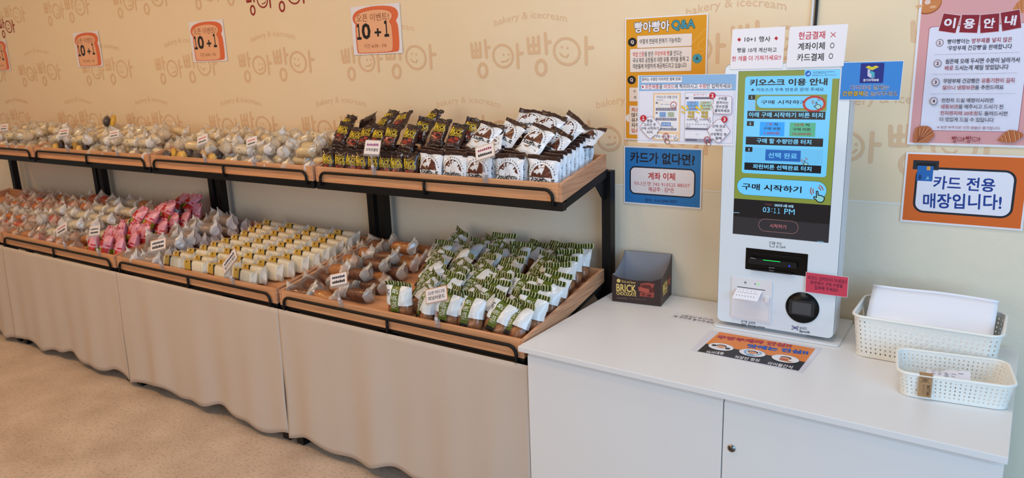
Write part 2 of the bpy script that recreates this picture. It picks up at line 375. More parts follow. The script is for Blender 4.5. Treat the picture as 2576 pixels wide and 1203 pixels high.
def rack(X0, label, first=None):
    x0, x1 = X0+.004, X0+.004+TW-.008
    root = empty('display_rack', (X0+.6, -.38, 0))
    tag(root, label, 'display rack', 'bakery display racks in a row along the wall')
    P = lambda m, n, bw=.002: bevel(sub(m.build(n), root), bw)
    pl, pr = ((X0+.013, X0+.053), (X0+W-.053, X0+W-.013)) if X0 < 0 else ((X0+.013, X0+.053), (X0+1.160, X0+1.196))
    for a, b in (pl, pr):
        m = MB(); m.box((a, -.088, .05), (b, -.048, 1.14), steel)
        m.box((a+.006, -.0885, .3), (a+.012, -.088, 1.12), mat('post_slot', (6, 6, 7), .6)); P(m, 'post')
    for t in (TUP, TLO):
        x1 = X0+.004+TW-.008-(.007 if X0 >= 0 and t is TLO else 0)
        s = (t['bb']-t['fb'])/(t['yf']-t['yb']); m = MB(); low = t['fb']-t['bar']
        m.box((x0, -t['yf'], t['bar']), (x1, -t['yf']+.03, t['fb']-.0006), steel)
        for a in (x0, x1-.022):
            yb = -.088; zb = t['fb']+s*(t['yf']+yb)
            m.prism([(-t['yf']+.03, t['bar']+s*.03), (yb, zb-low), (yb, zb-.0006), (-t['yf']+.03, t['fb']+s*.03-.0006)], 'x', a, a+.022, steel)
            m.prism([(yb, zb-low), (yb, zb-low-.085), (yb-.02, zb-low-.085), (yb-.085, zb-low-s*.085)], 'x', a+.008, a+.013, steel)
        P(m, 'shelf_frame')
        m = MB(); th = .014
        for a, b in ((x0, x0+th), (x1-th, x1)):
            m.prism([(-t['yf'], t['fb']), (-t['yb'], t['bb']), (-t['yb'], t['bt']), (-t['yf'], t['ft'])], 'x', a, b, wood_y)
        for y, lo_, hi_ in ((-t['yf'], t['fb'], t['ft']), (-t['yb']-th, t['bb']-.002, t['bt']-.002)):
            m.box((x0+th, y, lo_), (x1-th, y+th, hi_), wood_x)
        m.prism([(-t['yf']+th, t['fb']+.004), (-t['yb']-th, t['bb']+.001), (-t['yb']-th, t['bb']+.012), (-t['yf']+th, t['fb']+.015)], 'x', x0+th, x1-th, wood_x)
        P(m, 'tray', .0015)
        zr = t['ft']-(t['ft']-t['fb'])*.34; y = -t['yf']-.010; a, b, r = X0+.04, X0+1.155, .030
        pts = [(a, y, t['fb']-.012)]+[(a+r-r*math.cos(R(q)), y, zr-r+r*math.sin(R(q))) for q in range(0, 91, 15)]
        pts += [(b-r+r*math.sin(R(q)), y, zr-r+r*math.cos(R(q))) for q in range(0, 91, 15)]+[(b, y, t['fb']-.012)]
        m = MB(); m.tube(pts, .006, steel, 8); m.tube([(X0+.598, y, zr), (X0+.598, y, t['fb']-.012)], .0056, steel, 8)
        for q in (a, b, X0+.598): m.box((q-.006, y, t['fb']-.013), (q+.006, y+.011, t['fb']-.001), steel)
        sub(m.build('guard_rail'), root)
    for a in (X0+.024, X0+W-.064):
        m = MB(); m.box((a, -.69, .006), (a+.04, -.048, .05), steel); m.box((a+.004, -.684, 0), (a+.036, -.64, .006), steel); P(m, 'foot')
        m = MB(); m.box((a+.005, -.665, .05), (a+.035, -.635, .6), steel); P(m, 'leg')
    return root
rack(-3.6, 'black steel display rack at the far left end, cut by the frame')
rack(-2.4, 'black steel display rack holding pink packs and orange rolls below')
rack(-1.2, 'black steel display rack holding ivory sponge cakes on its lower tray')
rack(0.0, 'black steel display rack next to the white counter with brown packs on top')

cloth_m = mat('beige_cotton', (204, 186, 170), .9, .1, bump=(300, .12, .0006))
def skirt(X0, seed, label):
    q = random.Random(seed); ph = [q.uniform(0, 6.28) for _ in range(6)]
    def f(u, v):
        k = (1-v); x = X0+(-.001)+(1.2 if X0 < 0 else 1.2025)*u
        fold = .016*k**.7*(math.sin(u*19+ph[0]+1.5*math.sin(u*5+ph[1]))+.5*math.sin(u*41+ph[2]))+.003*math.sin(u*11-v*9+ph[3])*k
        zb = .036+.014*math.sin(u*15+ph[4])+.008*math.sin(u*34+ph[5])+.014*(1-abs(2*u-1))
        return (x, -.694-.012*k-fold*.55-.004*k, zb+(.601-zb)*v)
    m = MB(); m.grid(f, 90, 26, cloth_m)
    o = m.build('cloth_skirt', origin=(X0+.6, -.7, .32)); solid(o, .0016, 0)
    return tag(o, label, 'cloth skirt', 'beige cloth skirts hung below the lower trays')
skirt(-3.6, 3, 'beige cloth skirt at the far left edge of the photo')
skirt(-2.4, 4, 'beige cloth skirt hung below the tray of pink packs')
skirt(-1.2, 5, 'beige cloth skirt hung below the tray of ivory sponge cakes')
skirt(0.0, 6, 'beige cloth skirt nearest the white counter, below the green bags')

# ------------------------------------------------------------------ white counter
ANG = -.0272; CO = V((1.2006, -.005, 0)); ZC = .6729
CROT = (0, 0, ANG)
CM = M4.Translation(CO) @ M4.Rotation(ANG, 4, 'Z')
def cw(x, y, z): return CM @ V((x, y, z))
white_m = mat('white_melamine', (232, 230, 228), .32, .45)
m = MB(); m.box((0, -.7161, ZC-.0178), (1.296, 0, ZC), white_m)
tag(bevel(m.build('countertop', loc=CO, rot=CROT), .0016), 'white slab worktop carrying the kiosk and baskets', 'countertop')
root = empty('storage_cabinet', cw(.6, -.35, 0), CROT); tag(root, 'white two-door cabinet under the kiosk worktop', 'cabinet')
def ck(m, n, bw=.0015): o = m.build(n); o.parent = root; o.location = (-.6, .35, 0); return bevel(o, bw)
m = MB()
m.box((.0205, -.66, .0), (1.29, -.012, ZC-.0185), white_m); ck(m, 'body')
gap = .0016
for a, b in ((.0225, .657-gap), (.657+gap, 1.2905)):
    m = MB(); m.prism([(-.696, .003), (-.675, .003), (-.675, .6545), (-.6772, .6545), (-.696, .637)], 'x', a, b, white_m)
    ck(m, 'door', .0008)
chrome = mat('brushed_nickel', (170, 166, 160), .3, .5, 1)
m = MB(); X = M4.Translation((.684, -.696, .508)) @ M4.Rotation(R(90), 4, 'X')
m.tube([(0, 0, .0), (0, 0, .003)], .0105, chrome, 24, X=X); m.tube([(0, 0, .003), (0, 0, .0042)], .0082, mat('lock_core', (120, 116, 112), .35, .5, 1), 24, X=X)
m.box((-.0045, -.0012, .0042), (.0045, .0012, .0046), BLK, X); o = m.build('lock'); o.parent = root; o.location = (-.6, .35, 0); o['label'] = 'round nickel cam lock on the right door'

# ------------------------------------------------------------------ payment kiosk
KY = -.2555
kiosk = empty('payment_kiosk', (1.846, -.21, ZC)); tag(kiosk, 'tall white self-service kiosk with a lit blue and olive screen', 'kiosk')
shell = mat('kiosk_shell', (214, 218, 222), .35, .4); glass = mat('kiosk_white_glass', (221, 227, 231), .08, .5); black = mat('gloss_black', (8, 8, 9), .2, .22)
seam = mat('dark_seam', (70, 76, 84), .4)
def kk(o, lab=None):
    o.parent = kiosk; o.location = o.location-kiosk.location
    if lab: o['label'] = lab
    return o
m = MB(); m.prism(rr_pts(1.664, .692, 2.0245, 1.5165, .018, 6), 'y', -.2535, -.172, shell); kk(bevel(m.build('body'), .002))
m = MB(); m.prism(rr_pts(1.6645, .6925, 2.024, 1.516, .0178, 6), 'y', -.2543, -.2535, seam); m.prism(rr_pts(1.6655, .6935, 2.023, 1.515, .017, 6), 'y', KY, -.2543, glass)
KP = Plane((0, KY, 0), (1, 0, 0), (0, 0, 1))
pn = G(KP, .0002); pn.mb = m
dk = ink(38, 44, 56)
pn.crop(1840, 600, .22438)
pn.ptext('카드', (505, 55), (565, 60), 30, dk); pn.ptext('IC Card', (503, 92), (603, 97), 27, dk)
pn.pstroke([(425, 38), (488, 43), (488, 60)], 5, dk); pn.pstroke([(432, 48), (432, 92), (478, 98), (480, 50)], 5, dk); pn.prect((455, 52), (470, 64), dk)
pn.ptext('프린트', (190, 945), (270, 951), 30, dk); pn.ptext('Receipt printer', (188, 977), (378, 1003), 32, dk)
pn.pstroke([(110, 925), (172, 931), (172, 942)], 6, dk); pn.pstroke([(118, 932), (116, 975), (160, 980), (163, 936)], 5, dk); pn.marks((128, 955), (152, 957), 14, dk, 3)
pn.ptext('바코드', (765, 1005), (848, 1011), 30, dk); pn.ptext('Barcode', (765, 1038), (878, 1050), 30, dk)
pn.prect((690, 985), (742, 1020), ink(110, 112, 150))
for a, b, c in (((680, 990), (682, 978), (695, 979)), ((735, 983), (751, 985), (750, 997)), ((679, 1008), (679, 1020), (692, 1023)), ((734, 1027), (747, 1029), (748, 1016))): pn.pstroke([a, b, c], 5, dk)
kk(pn.build('front_panel'))
m = MB(); m.prism(rr_pts(1.655, -.268, 2.043, .0-.012, .014), 'z', ZC+.0005, ZC+.0075, mat('kiosk_base_white', (226, 226, 226), .25)); kk(bevel(m.build('base_plate'), .0012))
m = MB(); m.box((1.75, -.225, ZC+.0075), (1.94, -.18, ZC+.03), shell); kk(m.build('neck'))

sc = G(KP, .0006)
OLV = glow(126, 142, 60); SKY = glow(108, 200, 252); DKK = glow(18, 18, 22); SBL = glow(26, 26, 30); LBT = glow(118, 208, 255); WT = glow(170, 226, 255)
x0, x1, z0, z1 = 1.7065, 1.992, .9915, 1.4952
sc.rect(x0, z0, x1, z1, mat('screen_glass_black', (12, 11, 13), .06, .3)); sc.crop(1830, 480, .16626)
zs = (sc.at(95, 116)[1]+sc.at(1538, 217)[1])/2; zg = (sc.at(80, 378)[1]+sc.at(1500, 510)[1])/2
sc.rect(x0+.0008, zs, x1-.0008, z1-.0008, OLV); sc.rect(x0+.0008, z0+.0008, x1-.0008, zg, glow(44, 42, 46)); sc.rect(x0+.0008, zg, x1-.0008, zs, glow(25, 21, 21))
sc.ptext('TODAY', (565, 204), (683, 212), 28, glow(112, 66, 70)); sc.ptext('2025년 6월 30일', (712, 217), (998, 236), 40, WT, .02)
sc.ptext('03', (535, 284), (642, 292), 78, LBT, -.012); sc.ptext(':', (666, 292), (678, 293), 52, LBT, -.01); sc.ptext('１', (702, 299), (735, 301), 76, LBT, -.002); sc.ptext('１', (762, 304), (795, 306), 76, LBT, -.002); sc.ptext('PM', (862, 311), (1018, 322), 82, LBT, -.012); sc.marks((92, 327), (182, 332), 12, WT, 7); sc.marks((1360, 765), (1462, 772), 12, LBT, 9)
c0, c1 = sc.at(470, 535), sc.at(1075, 545); ct = sc.at(765, 440)[1]; cb = sc.at(765, 632)[1]
sc.rect(c0[0], cb, c1[0], ct, glow(150, 112, 112), .05); sc.rect(c0[0]+.0012, cb+.0012, c1[0]-.0012, ct-.0012, glow(44, 42, 46), .05)
sc.ptext('시작하기', (643, 527), (888, 549), 60, glow(206, 122, 128), .005)
sc.crop(1840, 180, .14964)
a = sc.at(237, 84); KC = G(KP); KC.crop(1840, 350, .14960); b = KC.at(1592, 642)
sc.rect(a[0], b[1], b[0], a[1], SKY, .008); sc.prect((1232, -25), (1822, 118), SKY)
sc.pell((1290, 35), 50, glow(24, 92, 190)); sc.ppoly([(1262, 52), (1318, 12), (1312, 50)], WT); sc.marks((1370, 8), (1745, 2), 16, glow(40, 70, 110), 26); sc.marks((1370, 28), (1600, 26), 14, glow(40, 70, 110), 16)
sc.prect((1358, 52), (1553, 78), glow(96, 176, 228)); sc.prect((1570, 45), (1765, 72), glow(96, 176, 228)); sc.marks((1368, 63), (1470, 62), 10, glow(40, 70, 110), 8); sc.marks((1575, 60), (1612, 59), 10, glow(40, 70, 110), 3)
sc.ptext('키오스크 이용 안내', (320, 181), (1613, 176), 112, DKK, .035); sc.ptext('★ 키오스크 우측 번호로 문의 주세요', (328, 304), (1555, 303), 58, glow(20, 40, 70), .012)
sc.prect((290, 392), (403, 474), DKK); sc.digit('１', (345, 432), 36, WT); sc.prect((405, 390), (1598, 664), OLV)
sc.prect((282, 480), (402, 655), glow(120, 192, 240))
sc.frame((430, 408), (1560, 622), glow(20, 70, 84), SKY, .0007, .02)
sc.ptext('구매 시작하기', (500, 513), (1262, 517), 66, DKK, .02)
c = sc.at(1395, 545); e = abs(sc.at(1590, 545)[0]-c[0]); sc.ell(c[0], c[1], e*.9, e*.66, SKY); hand(sc, (1450, 570), 85, glow(150, 205, 215), DKK, glow(150, 84, 70)); sc.ring(c[0], c[1], e*.90, e*.66, e*.21, glow(176, 52, 40))
sc.prect((275, 662), (1578, 810), DKK); sc.ptext('아래 구매 시작하기 버튼 터치', (300, 722), (1540, 737), 84, LBT, .02)
sc.prect((266, 832), (380, 915), DKK); sc.digit('2', (321, 875), 36, WT)
sc.prect((486, 845), (888, 1088), glow(24, 158, 250)); sc.prect((987, 855), (1408, 1100), glow(76, 172, 138))
RD = glow(150, 52, 70)
sc.ptext('1개 씩', (595, 885), (780, 890), 50, (glow(20, 30, 44), RD), .02, [1, 1, 0, 0]); sc.ptext('구매 버튼', (540, 957), (832, 962), 50, DKK, .02); sc.ptext('1,000원', (552, 1033), (808, 1038), 48, RD, .02)
sc.ptext('10개 씩', (1072, 893), (1315, 900), 50, (glow(20, 30, 44), glow(140, 50, 40)), .02, [1, 1, 1, 0, 0]); sc.ptext('구매 버튼', (1035, 968), (1338, 976), 50, DKK, .02); sc.ptext('10,000원', (1025, 1045), (1338, 1054), 48, glow(140, 50, 40), .02)
a = sc.at(250, 1092); sc.c = KC.c; b = sc.at(1540, 130)
sc.rect(a[0], b[1], b[0], a[1], DKK); sc.ptext('구매 할 수량만큼 터치', (430, 28), (1345, 46), 80, LBT, .02)
sc.prect((240, 130), (1535, 430), glow(104, 190, 240)); sc.prect((240, 128), (357, 213), DKK); sc.digit('3', (299, 173), 36, WT)
sc.prect((580, 172), (1163, 382), glow(30, 98, 182)); sc.ptext('선택 완료', (625, 272), (1108, 284), 92, LBT, .012); hand(sc, (1248, 405), 66, glow(140, 205, 215), DKK, glow(150, 84, 70))
sc.prect((226, 388), (1508, 578), DKK); sc.ptext('파란버튼 선택완료 터치', (370, 460), (1348, 496), 78, LBT, .02)
a = sc.at(100, 775); b = sc.at(1605, 890); t = sc.at(800, 672)[1]; bt = sc.at(800, 975)[1]
sc.rect(a[0], bt, b[0], t, glow(14, 66, 72), .06); sc.rect(a[0]+.0008, bt+.0008, b[0]-.0008, t-.0008, SKY, .06)
sc.ptext('구매 시작하기', (190, 793), (1180, 846), 104, DKK, .025); hand(sc, (1475, 965), 135, glow(134, 200, 208), DKK, glow(150, 84, 70))
kk(sc.build('screen', origin=(1.849, KY, 1.243)), 'lit touch screen with blue panels on olive')

# card reader, receipt printer, barcode scanner
KP.o.y = KY
def boxpx(m, g, a, b, y0, y1, mm, r=.002):
    (ax, az), (bx, bz) = g.at(*a), g.at(*b); m.prism(rr_pts(min(ax, bx), min(az, bz), max(ax, bx), max(az, bz), r, 3), 'y', y0, y1, mm)
pg = G(KP).crop(1840, 600, .22438)
rd = mat('reader_black_plastic', (17, 17, 19), .38, .3)
m = MB(); boxpx(m, pg, (165, 103), (845, 425), KY-.001, KY, black)
boxpx(m, pg, (205, 205), (740, 330), KY-.014, KY-.001, rd, .004); boxpx(m, pg, (225, 345), (690, 385), KY-.009, KY-.001, rd, .003)
boxpx(m, pg, (240, 160), (790, 215), KY-.006, KY-.001, mat('reader_hood', (10, 10, 11), .5), .006)
q = G(Plane((0, KY-.0142, 0), (1, 0, 0), (0, 0, 1)), .0001).crop(1840, 600, .22438); q.mb = m
q.prect((345, 268), (565, 300), ink(6, 6, 7)); q.marks((212, 217), (272, 226), 10, ink(150, 150, 150), 5); q.marks((420, 327), (486, 333), 8, ink(170, 170, 170), 6); q.pstroke([(425, 352), (448, 364), (475, 360)], 4, ink(150, 150, 150))
rdr = kk(m.build('card_reader'), 'black slot card reader')
m = MB(); q = G(Plane((0, KY-.0145, 0), (1, 0, 0), (0, 0, 1)), .0001).crop(1840, 600, .22438); a, b = q.at(355, 240), q.at(547, 264); q.rect(a[0], (a[1]+b[1])/2-.0009, b[0], (a[1]+b[1])/2+.0009, glow(30, 235, 100, 1.4)); o = q.build('status_light', origin=(1.83, KY-.0145, .93)); o.parent = rdr; o.location = o.location-kiosk.location-rdr.location; o['label'] = 'green lit strip'
q = G(Plane((0, KY-.0145, 0), (1, 0, 0), (0, 0, 1)), .0001).crop(1840, 600, .22438); a = q.at(649, 310); q.rect(a[0]-.0016, a[1]-.003, a[0]+.0016, a[1]+.003, glow(40, 60, 255, 1.5)); o = q.build('contactless_light', origin=(a[0], KY-.0145, a[1])); o.parent = rdr; o.location = o.location-kiosk.location-rdr.location; o['label'] = 'small blue light'
pw = mat('printer_white_plastic', (228, 224, 224), .4)
m = MB(); boxpx(m, pg, (8, 425), (440, 950), KY-.004, KY, pw, .003); boxpx(m, pg, (16, 590), (418, 925), KY-.0062, KY-.004, pw, .002)
q = G(Plane((0, KY-.0042, 0), (1, 0, 0), (0, 0, 1)), .0001).crop(1840, 600, .22438); q.mb = m
a, b = q.at(65, 545), q.at(378, 578); z = (a[1]+b[1])/2; q.rect(a[0], z-.0012, b[0], z+.0012, ink(60, 58, 70)); q.pell((155, 495), 12, ink(40, 40, 44)); q.pell((155, 495), 6, ink(200, 200, 200)); q.pell((266, 511), 7, ink(50, 50, 54))
prt = kk(m.build('receipt_printer'), 'white receipt printer door')
m = MB(); boxpx(m, pg, (385, 655), (432, 712), KY-.012, KY-.004, pw, .002); o = m.build('latch'); o.parent = prt; o.location = o.location-kiosk.location-prt.location
q = G(Plane((0, KY-.0042, 0), (1, 0, 0), (0, 0, 1)), .0003).crop(1840, 600, .22438); q.pell((301, 516), 9, glow(90, 240, 60, 1.2)); o = q.build('ready_light'); o.parent = prt; o.location = -kiosk.location-prt.location; o['label'] = 'tiny green light'
cx, cz = pg.at(795, 776); m = MB(); rr = abs(pg.at(987, 776)[0]-cx)
X = M4.Translation((cx, KY, cz)) @ M4.Rotation(R(90), 4, 'X')
m.tube([(0, 0, 0), (0, 0, .0025)], rr, black, 40, X=X); m.tube([(0, 0, .0025), (0, 0, .0032)], rr*.97, mat('scanner_face', (11, 11, 12), .3, .22), 40, X=X)
scn = kk(m.build('barcode_scanner'), 'round black barcode scanner')
m = MB(); boxpx(m, pg, (655, 672), (930, 880), KY-.006, KY-.0032, mat('scanner_frame', (30, 30, 32), .25), .003); boxpx(m, pg, (690, 700), (895, 862), KY-.0068, KY-.006, mat('scanner_glass', (52, 54, 60), .08, .6), .002)
o = m.build('scan_window'); o.parent = scn; o.location = o.location-kiosk.location-scn.location

# receipt curling out of the printer
m = MB()
(ax, az), (bx, bz) = pg.at(70, 545), pg.at(352, 590); zt = (az+bz)/2
def rc(u, v): return (ax+(bx-ax)*u-.006*(1-v), KY-.0048-.030*(1-v)**1.2, zt-.0008-.016*(1-v)-.010*(1-v)**2)
m.grid(rc, 6, 8, mat('receipt_paper', (236, 232, 236), .6))
g = G(Plane((0, 0, 0), (1, 0, 0), (0, 0, 1)), .0004, warp=lambda a, b, k: (lambda p: (p[0], p[1]-k-.0003, p[2]+k))(rc(a, b))); g.mb = m
for v, n in ((.80, 5), (.58, 9), (.28, 7)):
    for i in range(n): g.rect(.1+.8*i/n, v-.03, .1+.8*i/n+.03, v+.02, ink(120, 118, 126))
tag(m.build('paper_receipt', origin=((ax+bx)/2, KY-.015, zt-.015)), 'white paper receipt sticking out of the kiosk printer slot', 'receipt')
# ------------------------------------------------------------------ posters and notices
PAP = mat('laminated_white_paper', (236, 230, 232), .3, .4)
def sheet(g, x0, z0, x1, z1, y0, th=.0009):
    """the card itself: a thin slab whose print lies on its front"""
    g.mb.box((x0, g.pl.o.y-y0-th, z0), (x1, g.pl.o.y-y0, z1), PAP); g.k = y0+th
def wallposter(y0): return G(WALLP, y0)
NAVY = ink(28, 40, 84)
# yellow Q&A
g = wallposter(.004); sheet(g, 1.2152, 1.249, 1.5207, 1.683, .004); YEL = ink(226, 154, 20); TEA = ink(64, 150, 168); CRM = ink(240, 226, 218)
g.rect(1.2197, 1.2535, 1.5162, 1.6785, YEL); g.crop(1560, 20, .14963)
pale = ink(236, 186, 96)
for l in ([(1180, 640), (1450, 345)], [(1215, 770), (1330, 680), (1320, 610), (1440, 500)], [(1340, 690), (1400, 700), (1445, 640)], [(1380, 770), (1440, 710)]): g.pstroke(l, 7, pale)
g.ptext('빵아빵아', (255, 330), (836, 298), 178, WHT, .03, outline=(BLK, .06)); g.ptext('Q&A', (878, 298), (1264, 276), 172, TEA, .02, outline=(BLK, .05))
g.pell((215, 575), 75, BLK); g.ptext('Q', (190, 578), (240, 575), 60, CRM, .03)
g.frame((296, 470), (1216, 640), ink(150, 100, 60), CRM, .0005, .004); g.ptext('어떻게 천원에 판매가 가능하죠?', (340, 568), (1040, 538), 86, BLK, .012)
g.frame((177, 690), (1208, 1060), ink(150, 100, 60), CRM, .0005, .004)
t = '해썹 인증을 받은 무방부제 빵을 만드는'; g.ptext(t, (222, 785), (1050, 752), 84, (BLK, ink(206, 54, 50)), .012, inkcols(t, ['해썹 인증', '무방부제 빵']))
g.ptext('국내 제조 공장들과 대량 유통 계약을 통해 고', (222, 888), (1165, 850), 84, BLK, .012); g.ptext('객분들께 저렴하게 제공해드리고 있습니다', (222, 988), (1125, 958), 84, BLK, .012)
g.pell((1305, 850), 80, TEA); g.ptext('A', (1282, 848), (1325, 846), 62, BLK, .03)
g.crop(1560, 180, .16630); g.pell((183, 127), 64, BLK); g.ptext('Q', (162, 128), (204, 126), 52, CRM, .03)
g.pell((145, 700), 48, WHT, 60)
g.frame((148, 240), (900, 455), ink(150, 100, 60), CRM, .0005, .004); g.frame((148, 512), (900, 975), ink(150, 100, 60), CRM, .0005, .004)
g.ptext('우', (210, 300), (246, 299), 44, BLK); g.ptext('계', (215, 390), (250, 389), 44, BLK)
for i, (t, mm) in enumerate((('최소', RED), ('많이', BLK), ('유지', BLK), ('자주', BLK), ('입소', RED))): g.ptext(t, (182, 578+i*78), (300, 575+i*78), 62, mm, .015)
tag(g.build('question_answer_poster', origin=(1.368, -.005, 1.466)), 'yellow portrait Q&A poster taped to the wall, half hidden by instructions', 'poster')

# blue bank transfer poster
g = wallposter(.004); sheet(g, 1.2115, 1.0085, 1.514, 1.2255, .004); g.rect(1.2165, 1.0135, 1.509, 1.2205, ink(34, 116, 184)); g.crop(1560, 360, .14130)
g.ptext('카드가 없다면?', (195, 258), (1335, 290), 195, ink(20, 26, 46), .028)
g.frame((180, 402), (1342, 985), ink(22, 28, 48), ink(234, 226, 228), .0052, .022)
CR = ink(190, 36, 44); g.ptext('계좌 이체', (510, 582), (985, 598), 128, CR, .022); g.ptext('하나은행 743 910525 88507', (255, 714), (1250, 755), 80, CR, .008)
g.ptext('예금주 : 김*은', (515, 818), (970, 838), 80, CR, .01); g.ptext('문의 : 010-3345-9557', (455, 1013), (1022, 1040), 62, NAVY, .012)
tag(g.build('bank_transfer_poster', origin=(1.363, -.005, 1.117)), 'blue landscape poster with a white box of red bank transfer details', 'poster')

# orange card-only poster
g = wallposter(.004); sheet(g, 2.1515, 1.0218, 2.468, 1.2386, .004); g.rect(2.157, 1.0275, 2.4625, 1.2329, ink(222, 104, 38)); g.crop(2100, 0, .49895)
g.frame((412, 838), (893, 1104), ink(34, 38, 46), ink(236, 232, 240), .0065, .03)
g.ptext('카드 전용', (500, 920), (808, 932), 66, ink(26, 62, 142), .022); g.ptext('매장입니다!', (447, 1010), (840, 1019), 74, ink(26, 62, 142), .022)
g.prect((398, 806), (523, 858), ink(36, 42, 52)); g.prect((414, 820), (508, 842), ink(16, 18, 24)); g.prect((419, 834), (492, 914), ink(36, 104, 176)); g.prect((466, 838), (482, 858), ink(232, 160, 56)); g.prect((424, 880), (436, 905), ink(24, 60, 110)); g.ppoly([(458, 905), (478, 902), (470, 885)], ink(120, 180, 210))
tag(g.build('card_only_poster', origin=(2.31, -.005, 1.13)), 'orange landscape poster about card payment with a big white box', 'poster')

# pink house rules poster
g = wallposter(.004); sheet(g, 2.151, 1.2612, 2.461, 1.70, .004); g.rect(2.1575, 1.2677, 2.4545, 1.6935, ink(222, 160, 158))
CRI = ink(140, 30, 44); PNL = ink(228, 224, 236)
g.crop(2270, 0, .15798); a = g.at(430, 428); g.crop(2270, 180, .16622); b = g.at(1755, 918); g.rect(a[0], b[1], b[0], a[1], CRI, .008); g.rect(a[0]+.0012, b[1]+.0012, b[0]-.0012, a[1]-.0012, PNL, .008)
g.crop(2270, 0, .15798)
BUN, BUD, BUL = ink(206, 130, 74), ink(164, 86, 44), ink(226, 172, 124)

def clipped(c, rx, ry, m):
    (cx, cz), e, f = g.at(*c), abs(g.at(c[0]+rx, c[1])[0]-g.at(*c)[0]), abs(g.at(c[0], c[1]+ry)[1]-g.at(*c)[1])
    g.poly([(max(u, 2.1577), min(v, 1.6934)) for u, v in arc_pts(cx, cz, e, f, 0, 350, 35)], m)
clipped((400, 40), 232, 190, BUD); clipped((402, 28), 220, 178, BUN); g.pell((405, 35), 48, ink(232, 200, 190), 38)
for dx, dy in ((-120, 60), (90, 70), (-60, -70)): g.pell((400+dx, 40+dy), 55, BUL, 22)
g.ppoly([(1755, 150), (1830, 40), (1935, -40), (1935, 200), (1890, 215)], BUN); g.pstroke([(1830, 60), (1850, 170)], 8, BUD); g.pstroke([(1890, 10), (1900, 170)], 8, BUD)
for P, ch, c in (([(660, 215), (930, 250), (845, 528), (580, 490)], '이', (757, 368)), ([(952, 236), (1235, 236), (1190, 525), (908, 515)], '용', (1068, 378)), ([(1245, 240), (1545, 212), (1535, 500), (1243, 528)], '안', (1385, 368)), ([(1565, 205), (1868, 155), (1892, 440), (1592, 497)], '내', (1722, 325))):
    m_ = [sum(p[0] for p in P)/4, sum(p[1] for p in P)/4]; g.ppoly([(m_[0]+(p[0]-m_[0])*1.06, m_[1]+(p[1]-m_[1])*1.06) for p in P], ink(226, 196, 200)); g.ppoly(P, CRI)
    g.ptext(ch, (c[0]-85, c[1]), (c[0]+85, c[1]), 150, ink(238, 228, 234), .03)
for c in ((905, 410), (1560, 382)): g.pell(c, 7, BLK)
def num(c, r, t): g.pell(c, r, ink(60, 50, 60)); g.pell(c, r*.88, ink(226, 206, 212)); g.digit(t, c, r*.8, BLK)
def rule(t, L, r_, h, red=()): g.ptext(t, L, r_, h, (ink(34, 34, 60), ink(158, 40, 50)), .010, inkcols(t, red))
num((598, 683), 60, '１'); rule('빵아빵아는 방부제를 넣지 않은', (722, 660), (1748, 632), 78, ['방부제를 넣지 않은']); rule("'무방부제 건강빵'을 판매합니다", (722, 765), (1745, 742), 80)
g.marks((505, 872), (1870, 832), 5, ink(120, 110, 130), 70); num((565, 1010), 60, '2'); rule('실온에 오래 두시면 수분이 날라가서', (690, 978), (1866, 950), 82); rule('바로 드시는게 제일 맛있답니다', (683, 1080), (1690, 1066), 80, ['바로'])
g.crop(2270, 180, .16622)
g.marks((450, 42), (1745, 20), 5, ink(120, 110, 130), 70); num((508, 160), 57, '3'); rule('무방부제 건강빵은 유통기한이 길지', (625, 143), (1697, 130), 72, ['유통기한이 길지']); rule('않으니 냉장보관을 추천드려요', (615, 240), (1533, 235), 68, ['않으니 냉장보관'])
g.marks((422, 336), (1712, 328), 5, ink(120, 110, 130), 70); num((480, 445), 57, '4'); rule('천천히 드실 예정이시라면', (597, 435), (1378, 431), 66); rule('냉동보관을 해주시고 드시기 전', (590, 530), (1527, 527), 66, ['냉동보관'])
rule('전자렌지에 20초정도 돌려드시면', (578, 628), (1590, 630), 66, ['전자렌지에 20초정']); rule('더 맛있게 드실 수 있답니다', (570, 722), (1385, 727), 66); t = '※ 보관 부주의로 인한 환불은 불가합니다'; g.ptext(t, (530, 842), (1478, 850), 48, CRI, .004)
P = [(168, 1072), (175, 960), (210, 850), (290, 818), (385, 818), (440, 850), (470, 905), (495, 965), (385, 1072)]; g.ppoly(P, ink(186, 108, 66))
for x in (250, 310, 370, 425, 465): g.pstroke([(235, 1062), (x, 845+max(0, x-385)*.75)], 12, ink(140, 70, 40)); g.pstroke([(252, 1062), (x+22, 855+max(0, x-385)*.75)], 6, ink(220, 150, 104))
P = [(1440, 1042), (1500, 975), (1560, 920), (1620, 880), (1700, 885), (1780, 910), (1835, 945), (1815, 990), (1760, 1020), (1690, 1068), (1600, 1070), (1500, 1055)]; g.ppoly(P, ink(190, 104, 56))
for l in ([(1500, 985), (1520, 1040)], [(1545, 940), (1580, 1062)], [(1605, 900), (1640, 1066)], [(1695, 900), (1715, 1040)], [(1765, 925), (1775, 1005)]): g.pstroke(l, 9, ink(232, 178, 124)); g.pstroke([(p[0]+14, p[1]) for p in l], 7, ink(146, 72, 36))
x, z = g.at(758, 962); wordmark(g, x, z, g.at(1197, 962)[0]-x, CRI)
tag(g.build('house_rules_poster', origin=(2.306, -.005, 1.48)), 'tall pink poster of four numbered rules at the upper right', 'poster')

